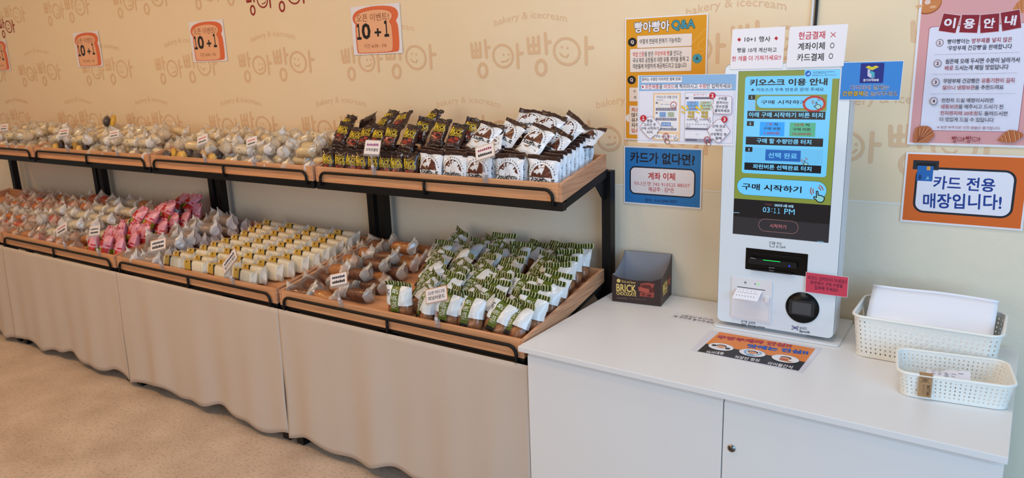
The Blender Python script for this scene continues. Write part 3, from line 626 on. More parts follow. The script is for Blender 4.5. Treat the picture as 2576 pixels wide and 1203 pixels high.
# bread-slice event posters
ORG = ink(226, 110, 66); PEA = ink(240, 178, 136)
def chaikin(P, n=2):
    for _ in range(n): P = [q for (ax, ay), (bx_, by_) in zip(P, P[1:]+P[:1]) for q in ((ax*.75+bx_*.25, ay*.75+by_*.25), (ax*.25+bx_*.75, ay*.25+by_*.75))]
    return P
CRUSTO = [(.07,.05),(.11,.02),(.88,.02),(.95,.06),(.95,.58),(.90,.65),(.96,.73),(.96,.85),(.87,.94),(.68,.975),(.45,.98),(.25,.955),(.10,.90),(.03,.81),(.03,.70),(.09,.63),(.07,.58)]
FACEO = [(.09,.07),(.13,.035),(.76,.035),(.82,.08),(.82,.58),(.77,.65),(.84,.72),(.84,.81),(.75,.88),(.55,.91),(.35,.90),(.18,.86),(.075,.79),(.065,.70),(.125,.64),(.09,.58)]
for x0, lab in ((-.143, 'bread-slice shaped 10+1 poster above the brown chocolate packs'), (-1.3635, 'bread-slice shaped 10+1 poster, second from the right'), (-2.575, 'bread-slice shaped 10+1 poster, third from the right'), (-3.775, 'bread-slice shaped 10+1 poster cut by the left edge')):
    g = wallposter(.004); w, h = .296, .211; z0 = 1.597; sheet(g, x0, z0, x0+w, z0+h, .004); cx, cz = x0+w/2, z0+h/2
    ab = lambda P: [(x0+u*w, z0+v*h) for u, v in chaikin(P)]
    g.poly(ab(CRUSTO), ORG); g.stroke(ab(FACEO), .0042, ink(206, 84, 56), True); g.poly(ab(FACEO), PEA); cx -= .012
    BR = ink(122, 62, 38)
    g.text('오픈 이벤트!', cx-.005, cz+.054, w*.66, h*.155, BR, .004); g.text('１', cx-.094, cz-.004, w*.085, h*.31, BLK, .03); g.text('0', cx-.049, cz-.004, w*.165, h*.31, BLK, .025); g.text('+', cx+.022, cz-.012, w*.12, h*.15, BLK, .03); g.text('１', cx+.074, cz+.002, w*.085, h*.31, BLK, .03); g.text('기간 6/30 - 7/6', cx, cz-.069, w*.46, h*.085, BR, 0)
    tag(g.build('event_poster', origin=(cx, -.005, cz)), lab, 'poster', 'bread-slice event posters along the banner')

# notices taped to the kiosk's edge
KP2 = Plane((0, KY-.0008, 0), (1, 0, 0), (0, 0, 1))
g = G(KP2); x0, z1 = KP2.at(1605, 190); x1, z0 = KP2.at(1846, 367); sheet(g, x0, z0, x1, z1, 0); g.crop(1560, 180, .16630)
BLU = ink(96, 152, 204); g.frame((287, 66), (1702, 1092), BLU, ink(232, 228, 238), .0008, 0); a, b = g.at(292, 70), g.at(1738, 286); x1i = g.at(1702, 1092)[0]
g.rect(a[0], b[1], x1i+.0035, a[1], ink(142, 182, 220))
LIN = ink(70, 80, 110)
g.frame((322, 84), (940, 166), LIN, ink(236, 234, 240), .0006, .003); g.ptext('원하는 수량만 터치하면 결제 완료!', (335, 124), (925, 107), 50, ink(30, 34, 60), .02)
g.frame((318, 198), (1698, 264), LIN, ink(236, 234, 240), .0006, .003); t = '※ 모든제품을 바코드에 찍지마시고 수량만 입력하세요!'; g.ptext(t, (330, 232), (1688, 216), 66, (ink(40, 40, 56), ink(190, 24, 40)), .014, inkcols(t, ['※ 모든제품', '바코드', '수량']))
GRY = ink(118, 112, 130); LB, LG = ink(128, 178, 226), ink(188, 206, 176)
g.frame((503, 326), (905, 1056), ink(150, 130, 120), ink(244, 206, 160), .0006, 0); g.prect((528, 352), (884, 912), ink(238, 232, 232)); g.ptext('키오스크 이용 안내', (552, 388), (860, 384), 42, ink(90, 84, 96), .02); g.marks((553, 432), (655, 430), 14, GRY, 6)
g.prect((542, 460), (572, 488), GRY); g.prect((578, 462), (856, 542), ink(244, 206, 160)); g.prect((586, 468), (850, 538), ink(240, 236, 236), .006); g.ptext('구매 시작하기', (598, 500), (770, 497), 26, GRY, .01)
for y0, t in ((550, '아래 구매 시작하기 버튼 터치'), (700, '구매 할 수량만큼 터치'), (850, '파란버튼 선택완료 터치')): g.prect((542, y0), (854, y0+42), GRY); g.ptext(t, (560, y0+21), (838, y0+21), 24, ink(210, 206, 214), .01)
g.prect((542, 612), (570, 638), GRY); g.prect((598, 612), (695, 690), LB); g.prect((720, 612), (822, 686), LG)
for xx in (612, 738): g.ptext('1개 씩' if xx < 700 else '10개 씩', (xx, 628), (xx+64, 627), 16, RED); g.ptext('구매 버튼', (xx-4, 650), (xx+72, 649), 16, GRY); g.ptext('1,000원' if xx < 700 else '10,000원', (xx, 674), (xx+66, 673), 15, RED)
g.prect((628, 768), (768, 828), ink(86, 134, 196)); g.ptext('선택 완료', (638, 800), (756, 798), 34, ink(230, 236, 244), .015); hand(g, (790, 835), 22, WHT, BLK)
g.prect((520, 940), (884, 1030), ink(240, 236, 236), .008); g.ptext('구매 시작하기', (532, 985), (780, 985), 38, ink(70, 66, 80), .01); hand(g, (848, 1015), 36, WHT, BLK, ink(196, 90, 90))
def rings(c, r): 
    p = g.at(*c); e = abs(g.at(c[0]+r, c[1])[0]-p[0]); g.ring(p[0], p[1], e, e*1.02, e*.16, ink(176, 40, 60)); g.ring(p[0], p[1], e*.68, e*.7, e*.14, ink(186, 60, 76))
p = g.at(812, 507); g.ring(p[0], p[1], .0095, .0102, .0018, ink(196, 50, 60)); hand(g, (815, 520), 26, WHT, BLK)
rings((697, 985), 48); hand(g, (712, 1050), 58, ink(246, 216, 206), BLK)
g.frame((990, 320), (1398, 1062), ink(110, 108, 120), ink(238, 234, 240), .0006, 0); g.ptext('빵아빵아', (1160, 350), (1318, 348), 30, ink(190, 110, 116), .0); g.pell((1130, 352), 14, ink(226, 150, 140))
g.prect((994, 386), (1396, 418), GRY); g.prect((1040, 388), (1115, 420), WHT); g.prect((1012, 450), (1190, 592), LB); g.prect((1208, 448), (1386, 590), LG)
for xx, t, t3 in ((1050, '1개 씩', '1,000원'), (1248, '10개 씩', '10,000원')): g.ptext(t, (xx, 472), (xx+100, 470), 30, (GRY, RED), .012, [1]*(len(t)-2)+[0, 0]); g.ptext('구매 버튼', (xx-18, 518), (xx+120, 516), 32, GRY, .012); g.ptext(t3, (xx-8, 565), (xx+110, 563), 28, RED, .012)
for dx in (0, 212):
    for P in ([(922, 540), (945, 512), (1018, 590), (1010, 600)], [(1003, 520), (1022, 506), (1046, 562), (1034, 572)], [(928, 612), (935, 594), (995, 620), (990, 636)]): g.ppoly([(a+dx, b) for a, b in P], ink(60, 50, 20)); g.ppoly([(a+dx+(3 if a < 970 else -2), b+1) for a, b in P], ink(244, 200, 50))
for xx, t in ((1030, '천원'), (1236, '만원')): g.ptext(t, (xx, 622), (xx+96, 621), 48, ink(246, 204, 60), .02, outline=(BLK, .05)); g.ptext('버튼', (xx, 682), (xx+98, 681), 48, ink(246, 204, 60), .02, outline=(BLK, .05))
for xx in (1010, 1208): g.marks((xx, 726), (xx+130, 724), 18, GRY, 8); hand(g, (xx+150, 740), 30, WHT, BLK, ink(196, 90, 90))
g.marks((1005, 792), (1385, 800), 10, GRY, 9); g.prect((1002, 818), (1058, 838), ink(196, 194, 200)); g.prect((1318, 820), (1375, 840), ink(196, 194, 200)); g.prect((994, 850), (1394, 884), GRY); g.marks((1145, 946), (1190, 947), 8, GRY, 4); g.prect((992, 1012), (1392, 1058), GRY); g.prect((1168, 1018), (1300, 1056), ink(160, 156, 170))
rings((1325, 1035), 50); hand(g, (1340, 1085), 52, ink(246, 216, 206), BLK)
BUB = ink(160, 44, 66)
def bubble(P, w): 
    q = [g.at(*p) for p in P]; g.poly(q, ink(238, 234, 240)); g.stroke(q, w, BUB, True)
bubble([(462, 682), (500, 690), (618, 815), (624, 848), (566, 925), (576, 962), (535, 958), (475, 1008), (445, 1006), (310, 860), (310, 836), (430, 690)], .0009)
for i, (t, a, b) in enumerate((('빵을', 415, 498), ('고르신 후', 365, 548), ('구매 시작하기', 320, 592), ('터치', 415, 497))): g.ptext(t, (a, 746+i*57), (b, 745+i*57), 46, ink(36, 34, 60), .018)
bubble([(1440, 365), (1680, 372), (1698, 395), (1690, 625), (1668, 642), (1432, 636), (1416, 612), (1414, 530), (1384, 506), (1418, 478), (1422, 380)], .0009)
for i, (t, a, b) in enumerate((('구매를', 1487, 1625), ('원하시는', 1462, 1646), ('갯수만큼', 1453, 1638), ('클릭하세요', 1437, 1664))): g.ptext(t, (a, 408+i*61), (b, 409+i*61), 48, ink(36, 34, 60), .018)
bubble([(1500, 722), (1532, 728), (1668, 888), (1670, 908), (1520, 1066), (1480, 1070), (1410, 1012), (1366, 1012), (1382, 975), (1330, 900), (1332, 878), (1470, 735)], .0009)
for i, (t, a, b) in enumerate((('선택 완료', 1403, 1600), ('터치', 1455, 1545), ('수량확인 후', 1378, 1617), ('결제', 1447, 1540))): g.ptext(t, (a, 827+i*60), (b, 829+i*60), 46, ink(36, 34, 60), .018)
for c, t in (((360, 705), '１'), ((1405, 365), '2'), ((1586, 722), '3')): g.pell(c, 48, ink(196, 30, 48)); g.digit(t, c, 52, WHT)
tag(g.build('instruction_poster', origin=((x0+x1)/2, KY-.001, (z0+z1)/2)), 'white and blue landscape ordering instructions taped to the kiosk left edge', 'poster')

def note(name, corners, label, col=None, up=0):
    """paper at a slight angle: corners TL, TR, BR, BL in the photo, on the kiosk's front"""
    g = G(KP2, .0003); q = [KP2.at(*c) for c in corners]
    g.mb.prism(q, 'y', KP2.o.y-up-.0010, KP2.o.y-up-.0002, PAP); g.k = .0011+up
    if col: cx = sum(p[0] for p in q)/4; cz = sum(p[1] for p in q)/4; g.poly([(cx+(a-cx)*.985, cz+(b-cz)*.975) for a, b in q], col)
    return g, (sum(p[0] for p in q)/4, KP2.o.y-.001, sum(p[1] for p in q)/4)
g, o = note('', ((1843, 74), (1976, 66.5), (1969, 171.5), (1837, 174.5)), ''); g.crop(1540, 0, .33249)
g.ptext('10+1 행사', (1003, 298), (1198, 295), 42, BLK, .012); g.ptext('빵을 10개 계산하고', (948, 380), (1245, 377), 36, BLK, .012); g.ptext('한 개를 더 가져가세요!!', (908, 443), (1277, 436), 38, ink(206, 44, 60), .012)
for c in ((962, 300), (1242, 290)): g.ppoly([(c[0]-15, c[1]), (c[0], c[1]-16), (c[0]+15, c[1]), (c[0], c[1]+16)], ink(190, 44, 52))
tag(g.build('promotion_note', origin=o), 'white 10+1 promotion sheet with red diamonds taped above the kiosk screen', 'notice')
g, o = note('', ((1987.5, 68), (2134.5, 60), (2122.5, 166.5), (1978, 170.5)), '', None, .0016); g.crop(1540, 0, .33249)
g.ptext('현금결재', (1413, 270), (1612, 265), 58, ink(196, 40, 60), .014); g.ptext('계좌이체', (1408, 352), (1610, 347), 56, BLK, .014); g.ptext('카드결제', (1402, 436), (1602, 430), 56, BLK, .014)
g.ptext('O', (1650, 345), (1683, 344), 44, BLK, -.012); g.ptext('O', (1640, 425), (1673, 424), 44, BLK, -.012); g.pstroke([(1656, 246), (1691, 278)], 5, ink(196, 40, 60)); g.pstroke([(1692, 246), (1655, 280)], 5, ink(196, 40, 60))
tag(g.build('payment_note', origin=o), 'white sheet with red cross and two circles taped above the kiosk screen', 'notice')
g, o = note('', ((2118, 157), (2274, 152.5), (2263.5, 252.5), (2111, 251.5)), '', ink(58, 134, 208)); g.crop(2100, 140, .10388)
a, b = g.at(634, 186), g.at(1165, 662); g.rect(a[0], b[1], g.at(1190, 400)[0], a[1], ink(34, 46, 128), .002)
g.ppoly([(745, 285), (820, 240), (905, 278), (1000, 238), (1072, 275), (905, 355)], ink(216, 200, 60)); g.ppoly([(800, 320), (868, 355), (850, 400), (905, 440), (880, 545), (793, 490)], ink(206, 200, 220)); g.ppoly([(885, 545), (978, 512), (920, 552)], ink(206, 200, 220)); g.ppoly([(830, 402), (900, 372), (968, 410), (965, 508), (888, 535), (890, 450)], ink(74, 172, 188))
g.ptext('경기지역화폐', (690, 596), (1060, 594), 64, WHT, .02)
t = '지역화폐 결재는'; g.ptext(t, (372, 768), (1312, 770), 112, (ink(30, 30, 44), ink(40, 36, 110)), .012, inkcols(t, ['지역화폐']), outline=(WHT, .04))
g.ptext('간편결재', (190, 915), (685, 917), 112, ink(240, 190, 60), .012, outline=(BLK, .05)); g.ptext('를 눌러주세요', (702, 917), (1515, 922), 112, ink(30, 30, 40), .012, outline=(WHT, .04))
tag(g.build('local_currency_note', origin=o), 'small blue notice with navy logo square on the kiosk right edge', 'notice')
KP2.o.y = KY-.0075
g, o = note('', ((2027.5, 684), (2135, 697.5), (2131.5, 748.5), (2025.5, 734.5)), '', ink(206, 62, 84)); g.crop(1840, 600, .22438)
for t, a, b in (('바코드 입력하지 마세요!!', (857, 437), (1292, 487)), ('화면에서 구매 수량을', (885, 492), (1250, 535)), ('입력해 주세요!!', (933, 550), (1197, 581))): g.ptext(t, a, b, 44, ink(60, 20, 52), .012)
tag(g.build('barcode_note', origin=o), 'small red notice taped to the kiosk beside the barcode scanner', 'notice')
KP2.o.y = KY-.0008

# two cords running down the wall behind the notices
for x, c, nm, l in ((1.8580, (226, 222, 216), 'white', 'white power cord hanging down the wall to the kiosk'), (1.8695, (18, 18, 18), 'black', 'black power cord hanging down the wall to the kiosk')):
    m = MB(); m.tube([(x+.006, -.009, 2.5), (x+.003, -.009, 2.1), (x, -.009, 1.8), (x-.002, -.009, 1.66), (x-.004, -.012, 1.54), (x-.01, -.05, 1.50), (x-.012, -.10, 1.46), (x-.012, -.150, 1.47), (x-.012, -.170, 1.45)], .0042, mat(nm+'_cord', c, .4), 8)
    tag(m.build('power_cord', origin=(x, -.01, 1.9)), l, 'cord', 'power cords behind the kiosk')

# ------------------------------------------------------------------ things on the counter
CP = Plane((CO.x, CO.y, ZC), (math.cos(ANG), math.sin(ANG), 0), (-math.sin(ANG), math.cos(ANG), 0))
lam = film('laminate_edge', (230, 228, 234), .35, .08)
g = G(CP, .0006); g.crop(1680, 780, .15528)
q = [g.at(*p) for p in ((640, 340), (2460, 648), (2185, 1038), (390, 680))]
q = [(.4675, -.288), (.808, -.268), (.8055, -.4815), (.4775, -.4765)]
g.mb.add([CP.p3(a, b, .0004) for a, b in q]+[CP.p3(a, b, .0009) for a, b in q], [(4, 5, 6, 7), (0, 1, 5, 4), (1, 2, 6, 5), (2, 3, 7, 6), (3, 0, 4, 7)], mat('laminated_mat_border', (222, 218, 226), .2, .5)); g.k = .001
OR, DRK = ink(232, 134, 60), ink(38, 38, 42)
a, b, c, d = [g.at(*p) for p in ((840, 360), (2392, 632), (2118, 992), (478, 674))]
mixp = lambda p, q, t: (p[0]+(q[0]-p[0])*t, p[1]+(q[1]-p[1])*t)
g.poly([a, b, mixp(b, c, .62), mixp(a, d, .62)], OR); g.poly([mixp(a, d, .62), mixp(b, c, .62), c, d], DRK)
def mt(t, L, Rr, h, mm, out=None, bold=.02):
    p, q_ = g.at(*L), g.at(*Rr); g.text(t, (p[0]+q_[0])/2, (p[1]+q_[1])/2, q_[0]-p[0], h, mm, bold, None, out, math.atan2(q_[1]-p[1], q_[0]-p[0]))
mt('무방부제라 안심!!', (800, 440), (2005, 592), .030, ink(196, 50, 60), (ink(70, 30, 60), .045), .03); mt('맛에는 진심!!', (1290, 585), (2275, 703), .030, ink(40, 96, 200), (ink(24, 40, 80), .045), .03)
mt('식사대용', (618, 682), (912, 715), .022, ink(232, 228, 228), None, .02); mt('직장인 점심', (1085, 765), (1482, 826), .022, ink(232, 228, 228), None, .02); mt('아이들간식', (1620, 868), (2020, 938), .022, ink(232, 228, 228), None, .02)
SKN, HAI = ink(226, 160, 120), ink(44, 34, 32)
for i, (cx_, cy_) in enumerate(((860, 604), (1368, 704), (1902, 800))):
    p = g.at(cx_, cy_); g.ell(p[0], p[1], .0395, .030, ink(24, 24, 28)); g.ell(p[0], p[1], .0385, .029, ink(238, 234, 236))
    if i == 0: g.ell(p[0]-.022, p[1]+.002, .008, .008, HAI, 14); g.ell(p[0]+.022, p[1]-.004, .008, .008, HAI, 14)
    g.ell(p[0], p[1]+.006, .016, .012, HAI, 18); g.ell(p[0], p[1]+.001, .013, .011, SKN, 18)
    if i == 1:
        g.stroke([(p[0]-.016, p[1]-.014), (p[0]-.024, p[1]+.006), (p[0]-.016, p[1]+.018)], .006, ink(130, 176, 208)); g.stroke([(p[0]+.016, p[1]-.014), (p[0]+.024, p[1]+.006), (p[0]+.018, p[1]+.016)], .006, ink(130, 176, 208)); g.ell(p[0], p[1]-.018, .014, .008, ink(130, 176, 208), 16)
    elif i == 2: g.ell(p[0]-.002, p[1]-.008, .014, .006, ink(190, 70, 50), 16); g.ell(p[0]+.006, p[1]-.016, .02, .005, ink(206, 140, 90), 16)
    else: g.ell(p[0], p[1]-.016, .014, .007, WHT, 16); g.stroke([(p[0]-.014, p[1]-.014), (p[0], p[1]-.010), (p[0]+.014, p[1]-.014)], .0012, HAI)
    for sx in (-.004, .004): g.ell(p[0]+sx, p[1]+.003, .0012, .0012, HAI, 8)
    g.stroke([(p[0]-.003, p[1]-.003), (p[0], p[1]-.004), (p[0]+.003, p[1]-.003)], .001, ink(150, 50, 40))
tag(g.build('counter_mat', origin=tuple(CP.p3(.64, -.38, .0005))), 'orange and black laminated sheet lying in front of the kiosk', 'mat')

g = G(CP, .0006); g.crop(1680, 780, .15528)
q = [(.3049, -.2397), (.3045, -.1697), (.470, -.165), (.468, -.2345)]
g.mb.add([CP.p3(a, b, .0004) for a, b in q]+[CP.p3(a, b, .0009) for a, b in q], [(4, 7, 6, 5), (0, 1, 5, 4), (1, 2, 6, 5), (2, 3, 7, 6), (3, 0, 4, 7)], mat('frosted_strip', (226, 222, 224), .3, .4)); g.k = .001
mt('사용하신 바구니는', (212, 92), (748, 172), .019, BLK, None, .012); mt('제 자리에 놓아주세요!!', (92, 104), (790, 222), .019, BLK, None, .012)
tag(g.build('label_strip', origin=tuple(CP.p3(.385, -.2, .0005))), 'pale text strip stuck on the worktop left of the kiosk', 'label')

# open chocolate display carton
bx = V((1.2471, -.1798, ZC+.0005)); byaw = math.atan2(.0229, .1805)
BM = M4.Translation(bx) @ M4.Rotation(byaw, 4, 'Z'); bw, bd, fh, bh = .182, .152, .104, .157
brown = mat('carton_dark_brown', (52, 34, 34), .4, .4); greyb = mat('carton_grey_inside', (158, 154, 158), .7)
root = empty('display_carton', bx, (0, 0, byaw)); tag(root, 'dark brown open chocolate carton with grey inside on the worktop', 'box')
t_ = .0012
def wallp(poly, axis, lo, hi, inner):
    m = MB(); m.prism(poly, axis, lo, hi, brown)
    return m
m = MB(); dip = [(0, 0), (bw, 0), (bw, fh), (bw-.03, fh-.012), (bw/2, fh-.016), (.03, fh-.012), (0, fh)]
m.prism(dip, 'y', 0, t_, brown); m.prism([(a, b) for a, b in dip], 'y', t_, t_+.0004, greyb)
fp = Plane(bx, (math.cos(byaw), math.sin(byaw), 0), (0, 0, 1))
g = G(fp, .0003, warp=lambda a, b, k: (a, -k, b)); g.mb = m; g.crop(1540, 600, .21614)
GLD = ink(232, 196, 110); BRK = ink(156, 70, 58); BRD = ink(96, 38, 34)
g.ptext('Thick and Sweet', (106, 498), (272, 515), 30, GLD, .006); g.ptext('BRICK', (50, 570), (276, 588), 84, GLD, .02); g.ptext('CHOCOLATE', (50, 636), (278, 656), 38, GLD, .018)
g.pell((75, 492), 22, GLD)
for P, mm in (([(330, 525), (425, 515), (498, 535), (470, 585), (330, 570)], BRK), ([(345, 540), (440, 545), (465, 580), (340, 575)], BRD), ([(305, 562), (432, 590), (428, 636), (310, 612)], ink(178, 84, 66)), ([(432, 590), (492, 585), (488, 630), (430, 636)], BRD), ([(325, 625), (490, 632), (485, 690), (322, 672)], BRK), ([(345, 640), (390, 645), (360, 672)], BRD), ([(410, 650), (460, 652), (450, 682), (405, 676)], BRD)): g.ppoly(P, mm)
g.marks((50, 690), (180, 698), 20, ink(110, 90, 86), 10); g.marks((200, 698), (395, 715), 12, ink(110, 90, 86), 16)
def bk(m, n): o = m.build(n); o.parent = root; return o
bk(m, 'front_panel')
side = [(t_, 0), (bd, 0), (bd, bh), (bd-.004, bh)]+[(bd-.004-(bd-.03)*k/6, bh-.002-(bh-fh)*(k/6)**.62) for k in range(1, 7)]+[(t_, fh)]
for a, out in ((0, -1), (bw-t_, 1)):
    m = MB(); m.prism(side, 'x', a, a+t_, brown)
    i0 = a+t_ if out < 0 else a-.0003; m.prism([(y*.995+.0004, z*.995+.0003) for y, z in side], 'x', i0, i0+.0003, greyb)
    if out > 0:
        g = G(fp, .0003, warp=lambda u, v, k: (bw+k, u, v)); g.mb = m
        g.text('BRICK', .058, .058, .062, .026, GLD, .05); g.text('CHOCOLATE', .058, .036, .062, .013, GLD, .04); g.text('Thick and Sweet', .062, .077, .046, .008, GLD, .006); g.rect(.098, .048, .13, .075, BRK); g.rect(.1, .075, .128, .092, BRD); g.rect(.095, .058, .122, .068, ink(178, 84, 66))
    bk(m, 'side_panel')
m = MB(); m.prism([(0, 0), (bw, 0), (bw, bh), (0, bh)], 'y', bd-t_, bd, brown); m.prism([(t_, t_), (bw-t_, t_), (bw-t_, bh-.0005), (t_, bh-.0005)], 'y', bd-t_-.0003, bd-t_, greyb); bk(m, 'back_panel')
m = MB(); m.box((0, 0, 0), (bw, bd, t_), greyb); bk(m, 'bottom_panel')

# woven plastic baskets
plas = mat('ivory_plastic', (244, 240, 230), .38, .4)
def basket(name, w, d, h, flare, cell, loc, yaw, label, grip=False):
    root = empty(name, loc, (0, 0, yaw)); tag(root, label, 'basket', 'ivory woven plastic baskets on the worktop')
    def ring_at(v, n):
        e = flare*v; hw, hd = w/2-flare+e, d/2-flare+e; return rr_pts(-hw, -hd, hw, hd, .03, n)
    m = MB(); n0 = 8
    per = []
    P = rr_pts(-w/2, -d/2, w/2, d/2, .03, n0); P = P+[P[0]]
    L = [0]
    for a, b in zip(P[:-1], P[1:]): L.append(L[-1]+math.hypot(b[0]-a[0], b[1]-a[1]))
    nu = int(round(L[-1]/cell))*2; nv = max(4, int(round(h/cell)))*2+1
    hf = .30
    def un(a, n):
        i = round(a*n); j, o_ = divmod(i, 2); return (j*2+(2*hf if o_ else 0))/n
    def pt(u, v):
        u0 = u; v0 = v; u = min(un(u, nu), 1.0); v = min(1, max(0, v+(0 if round(v*nv) % 2 else .14/nv)))
        s = (u % 1)*L[-1]; i = max(k for k in range(len(L)-1) if L[k] <= s+1e-9); t = (s-L[i])/max(1e-9, L[i+1]-L[i])
        x, y = P[i][0]+(P[i+1][0]-P[i][0])*t, P[i][1]+(P[i+1][1]-P[i][1])*t
        sh = 1-(flare*(1-v))/(min(w, d)/2)*.9
        iu, iv = round(u0*nu), round(v0*nv); wv = .0003*(1 if (iu//2+iv//2) % 2 else -1)
        r_ = math.hypot(x, y); return (x*sh+x/r_*wv, y*sh+y/r_*wv, h*v)
    def pick(u, v):
        iu, iv = int(u*nu), int(v*nv)
        if iv <= 0 or iv >= nv-1: return plas
        if grip:
            x, y, z = pt(u, v)
            if abs(x) > w/2-.03 and abs(y) < .042 and h*.60 < z < h*.86: return None
        return None if (iu % 2 == 0 and iv % 2 == 0) else plas
    m.grid(pt, nu, nv, pick, False); o = m.build('woven_wall'); o.parent = root; solid(o, .0022, 0)
    m = MB(); Q = rr_pts(-w/2-.002, -d/2-.002, w/2+.002, d/2+.002, .032, 8); Q = Q+[Q[0]]
    m.tube([(x, y, h) for x, y in Q], .0042, plas, 8, False); o = m.build('rim'); o.parent = root
    m = MB(); Q = rr_pts(-w/2+flare, -d/2+flare, w/2-flare, d/2-flare, .026, 6); m.prism(Q, 'z', .0, .003, plas); o = m.build('bottom'); o.parent = root
    return root
bgl = CM @ V((1.0715, -.175, ZC+.001)); big = basket('storage_basket', .366, .222, .124, .010, .0135, bgl, ANG, 'larger ivory woven basket with a white bag roll inside, near the wall', True)
sml = CM @ V((1.158, -.405, ZC+.001)); sy = ANG+R(8.5); small = basket('storage_basket', .255, .172, .066, .008, .0112, sml, sy, 'smaller shallow ivory woven basket holding receipts, near the counter corner')
kraft = mat('kraft_tag', (176, 134, 92), .8)
fp2 = Plane(sml, (math.cos(sy), math.sin(sy), 0), (0, 0, 1))
m = MB(); X0_, y_ = -.0795, -.0905; m.prism([(X0_, .010), (X0_+.030, .010), (X0_+.030, .070), (X0_, .070)], 'y', y_-.0012, y_, kraft); m.box((X0_, y_, .068), (X0_+.03, y_+.012, .0712), kraft)
g = G(fp2, .0003, warp=lambda a, b, k: (a, y_-.0012-k, b)); g.mb = m; BK2 = ink(92, 62, 40)
cx_, cz_ = X0_+.0135, .056
for s in (-1, 1):
    for k in (-.0028, .0028): g.stroke([(cx_-.006*s+k, cz_-.006), (cx_+.006*s+k, cz_+.006)], .0012, BK2)
g.text('RATTAN', X0_+.0225, .029, .028, .0075, BK2, .03, rot=R(-90)); g.text('BASKET', X0_+.0125, .029, .028, .0062, ink(150, 112, 78), .0, rot=R(-90)); g.marks((0, 0), (1, 0), 1, BK2, 1) if False else None
o = m.build('kraft_tag'); o.parent = small; o['label'] = 'brown printed kraft tag'

# folded white bags standing in the larger basket
bagm = mat('white_bag_film', (242, 240, 244), .28, .45)
def bf(u, v):
    x = -.162+.324*u+.006*(1-v)*(.5-u); z = .018+.152*v; y = -.086+.16*v-.022*math.sin(math.pi*v)+.004*math.sin(u*7+v*3)
    return (x, y, z-.006*abs(u-.5)*v)
m = MB(); m.grid(bf, 20, 14, bagm)
m.tube([bf(i/12, 1) for i in range(13)], .0035, bagm, 8); m.grid(lambda u, v: (lambda p: (p[0], p[1]+.002+.035*v, p[2]-.02*v))(bf(u, 1)), 20, 4, bagm); m.grid(lambda u, v: (lambda p: (p[0], p[1]+.012, p[2]-.002))(bf(u, v*.98)), 12, 8, bagm)
o = m.build('folded_bag_stack', loc=bgl, rot=(0, 0, ANG)); solid(o, .0016, 0); tag(o, 'folded white plastic bags leaning inside the larger basket', 'bag')

# used receipts in the smaller basket
for i, (x, y, z, a, w_, d_) in enumerate(((-.072, .0, .008, 4, .06, .10), (-.025, .01, .014, -8, .07, .09), (.035, -.005, .010, 10, .07, .09), (-.01, -.012, .036, -4, .10, .06), (.080, .0, .006, -8, .045, .08))):
    pm = mat('receipt_paper', (236, 232, 236), .6); ph = i*1.3
    f = lambda u, v: ((u-.5)*w_, (v-.5)*d_, .010*math.sin(u*4+ph)*math.sin(v*3+ph)+.012*v*(i % 2))
    m = MB(); m.grid(f, 8, 8, pm); g = G(WALLP, .0005, warp=lambda a_, b_, k: (lambda p: (p[0], p[1], p[2]+k))(f(a_, b_))); g.mb = m
    for v in range(9):
        for k in range(5):
            if rnd.random() < .7: g.rect(.12+.15*k, .1+.09*v, .12+.15*k+rnd.uniform(.05, .12), .13+.09*v, ink(150, 146, 160), 0)
    tag(m.build('used_receipt', loc=sml+M4.Rotation(sy, 3, 'Z') @ V((x, y, z)), rot=(R(rnd.uniform(-6, 6)), R(rnd.uniform(-6, 6)), sy+R(a))),
        ('crumpled receipt at the left end of the small basket', 'receipt second from the left in the small basket', 'receipt right of the middle in the small basket', 'curled receipt on top of the others in the small basket', 'receipt at the right end of the small basket')[i], 'receipt', 'used receipts in the small basket')
# ------------------------------------------------------------------ packed breads and sweets
def sm(a, b, x): x = max(0, min(1, (x-a)/(b-a))); return x*x*(3-2*x)
def pillow(m, w, h, t, zone, nx=14, nz=14, seed=0, wr=.0016, low=.12, hi=.55, ptop=.75, z0=0.0, side_in=.07):
    """plump sealed bag standing on z0; returns its surface function"""
    q = random.Random(seed); ph = [q.uniform(0, 6.28) for _ in range(6)]
    def surf(u, v, s=-1, off=0):
        pv = min(1, (v/low))**.5 if v < low else (1 if v < hi else max(0, 1-((v-hi)/(1-hi))**1.5)**ptop)
        a = abs(2*u-1); T = t/2*max(0, 1-a**3.2)**.5*pv
        wv = wr*(math.sin(u*17+v*9+ph[0])+.7*math.sin(v*23-u*11+ph[1])+.5*math.sin(u*37+v*31+ph[2]))*min(1, T/(t*.2+1e-9))
        x = (u-.5)*w*(1-side_in*pv)+.0012*math.sin(v*13+ph[3])
        return (x, s*(T+wv+off)+.004*sm(.6, 1, v)*math.sin(u*9+ph[4]), z0+h*v)
    for s in (-1, 1): m.grid((lambda u, v: surf(u, v, -1)) if s < 0 else (lambda u, v: surf(1-u, v, 1)), nx, nz, (lambda u, v, s=s: zone(u, v, s)) if callable(zone) else zone)
    return surf
def crimp(m, w, z, h, mats, n=18, seed=0, lean=0.0, sl=.0):
    ph = seed*1.7; f = lambda u, v: ((u-.5)*w+sl*v, .0022*math.sin(u*13+ph)+.0012*math.sin(u*31+ph*2)+lean*v*v+.0022*math.sin(u*5+ph)*v, z+h*v+.0015*math.sin(u*7+ph))
    m.grid(f, n, 3, (lambda u, v: mats[int(u*n) % len(mats)]) if len(mats) > 1 else mats[0])
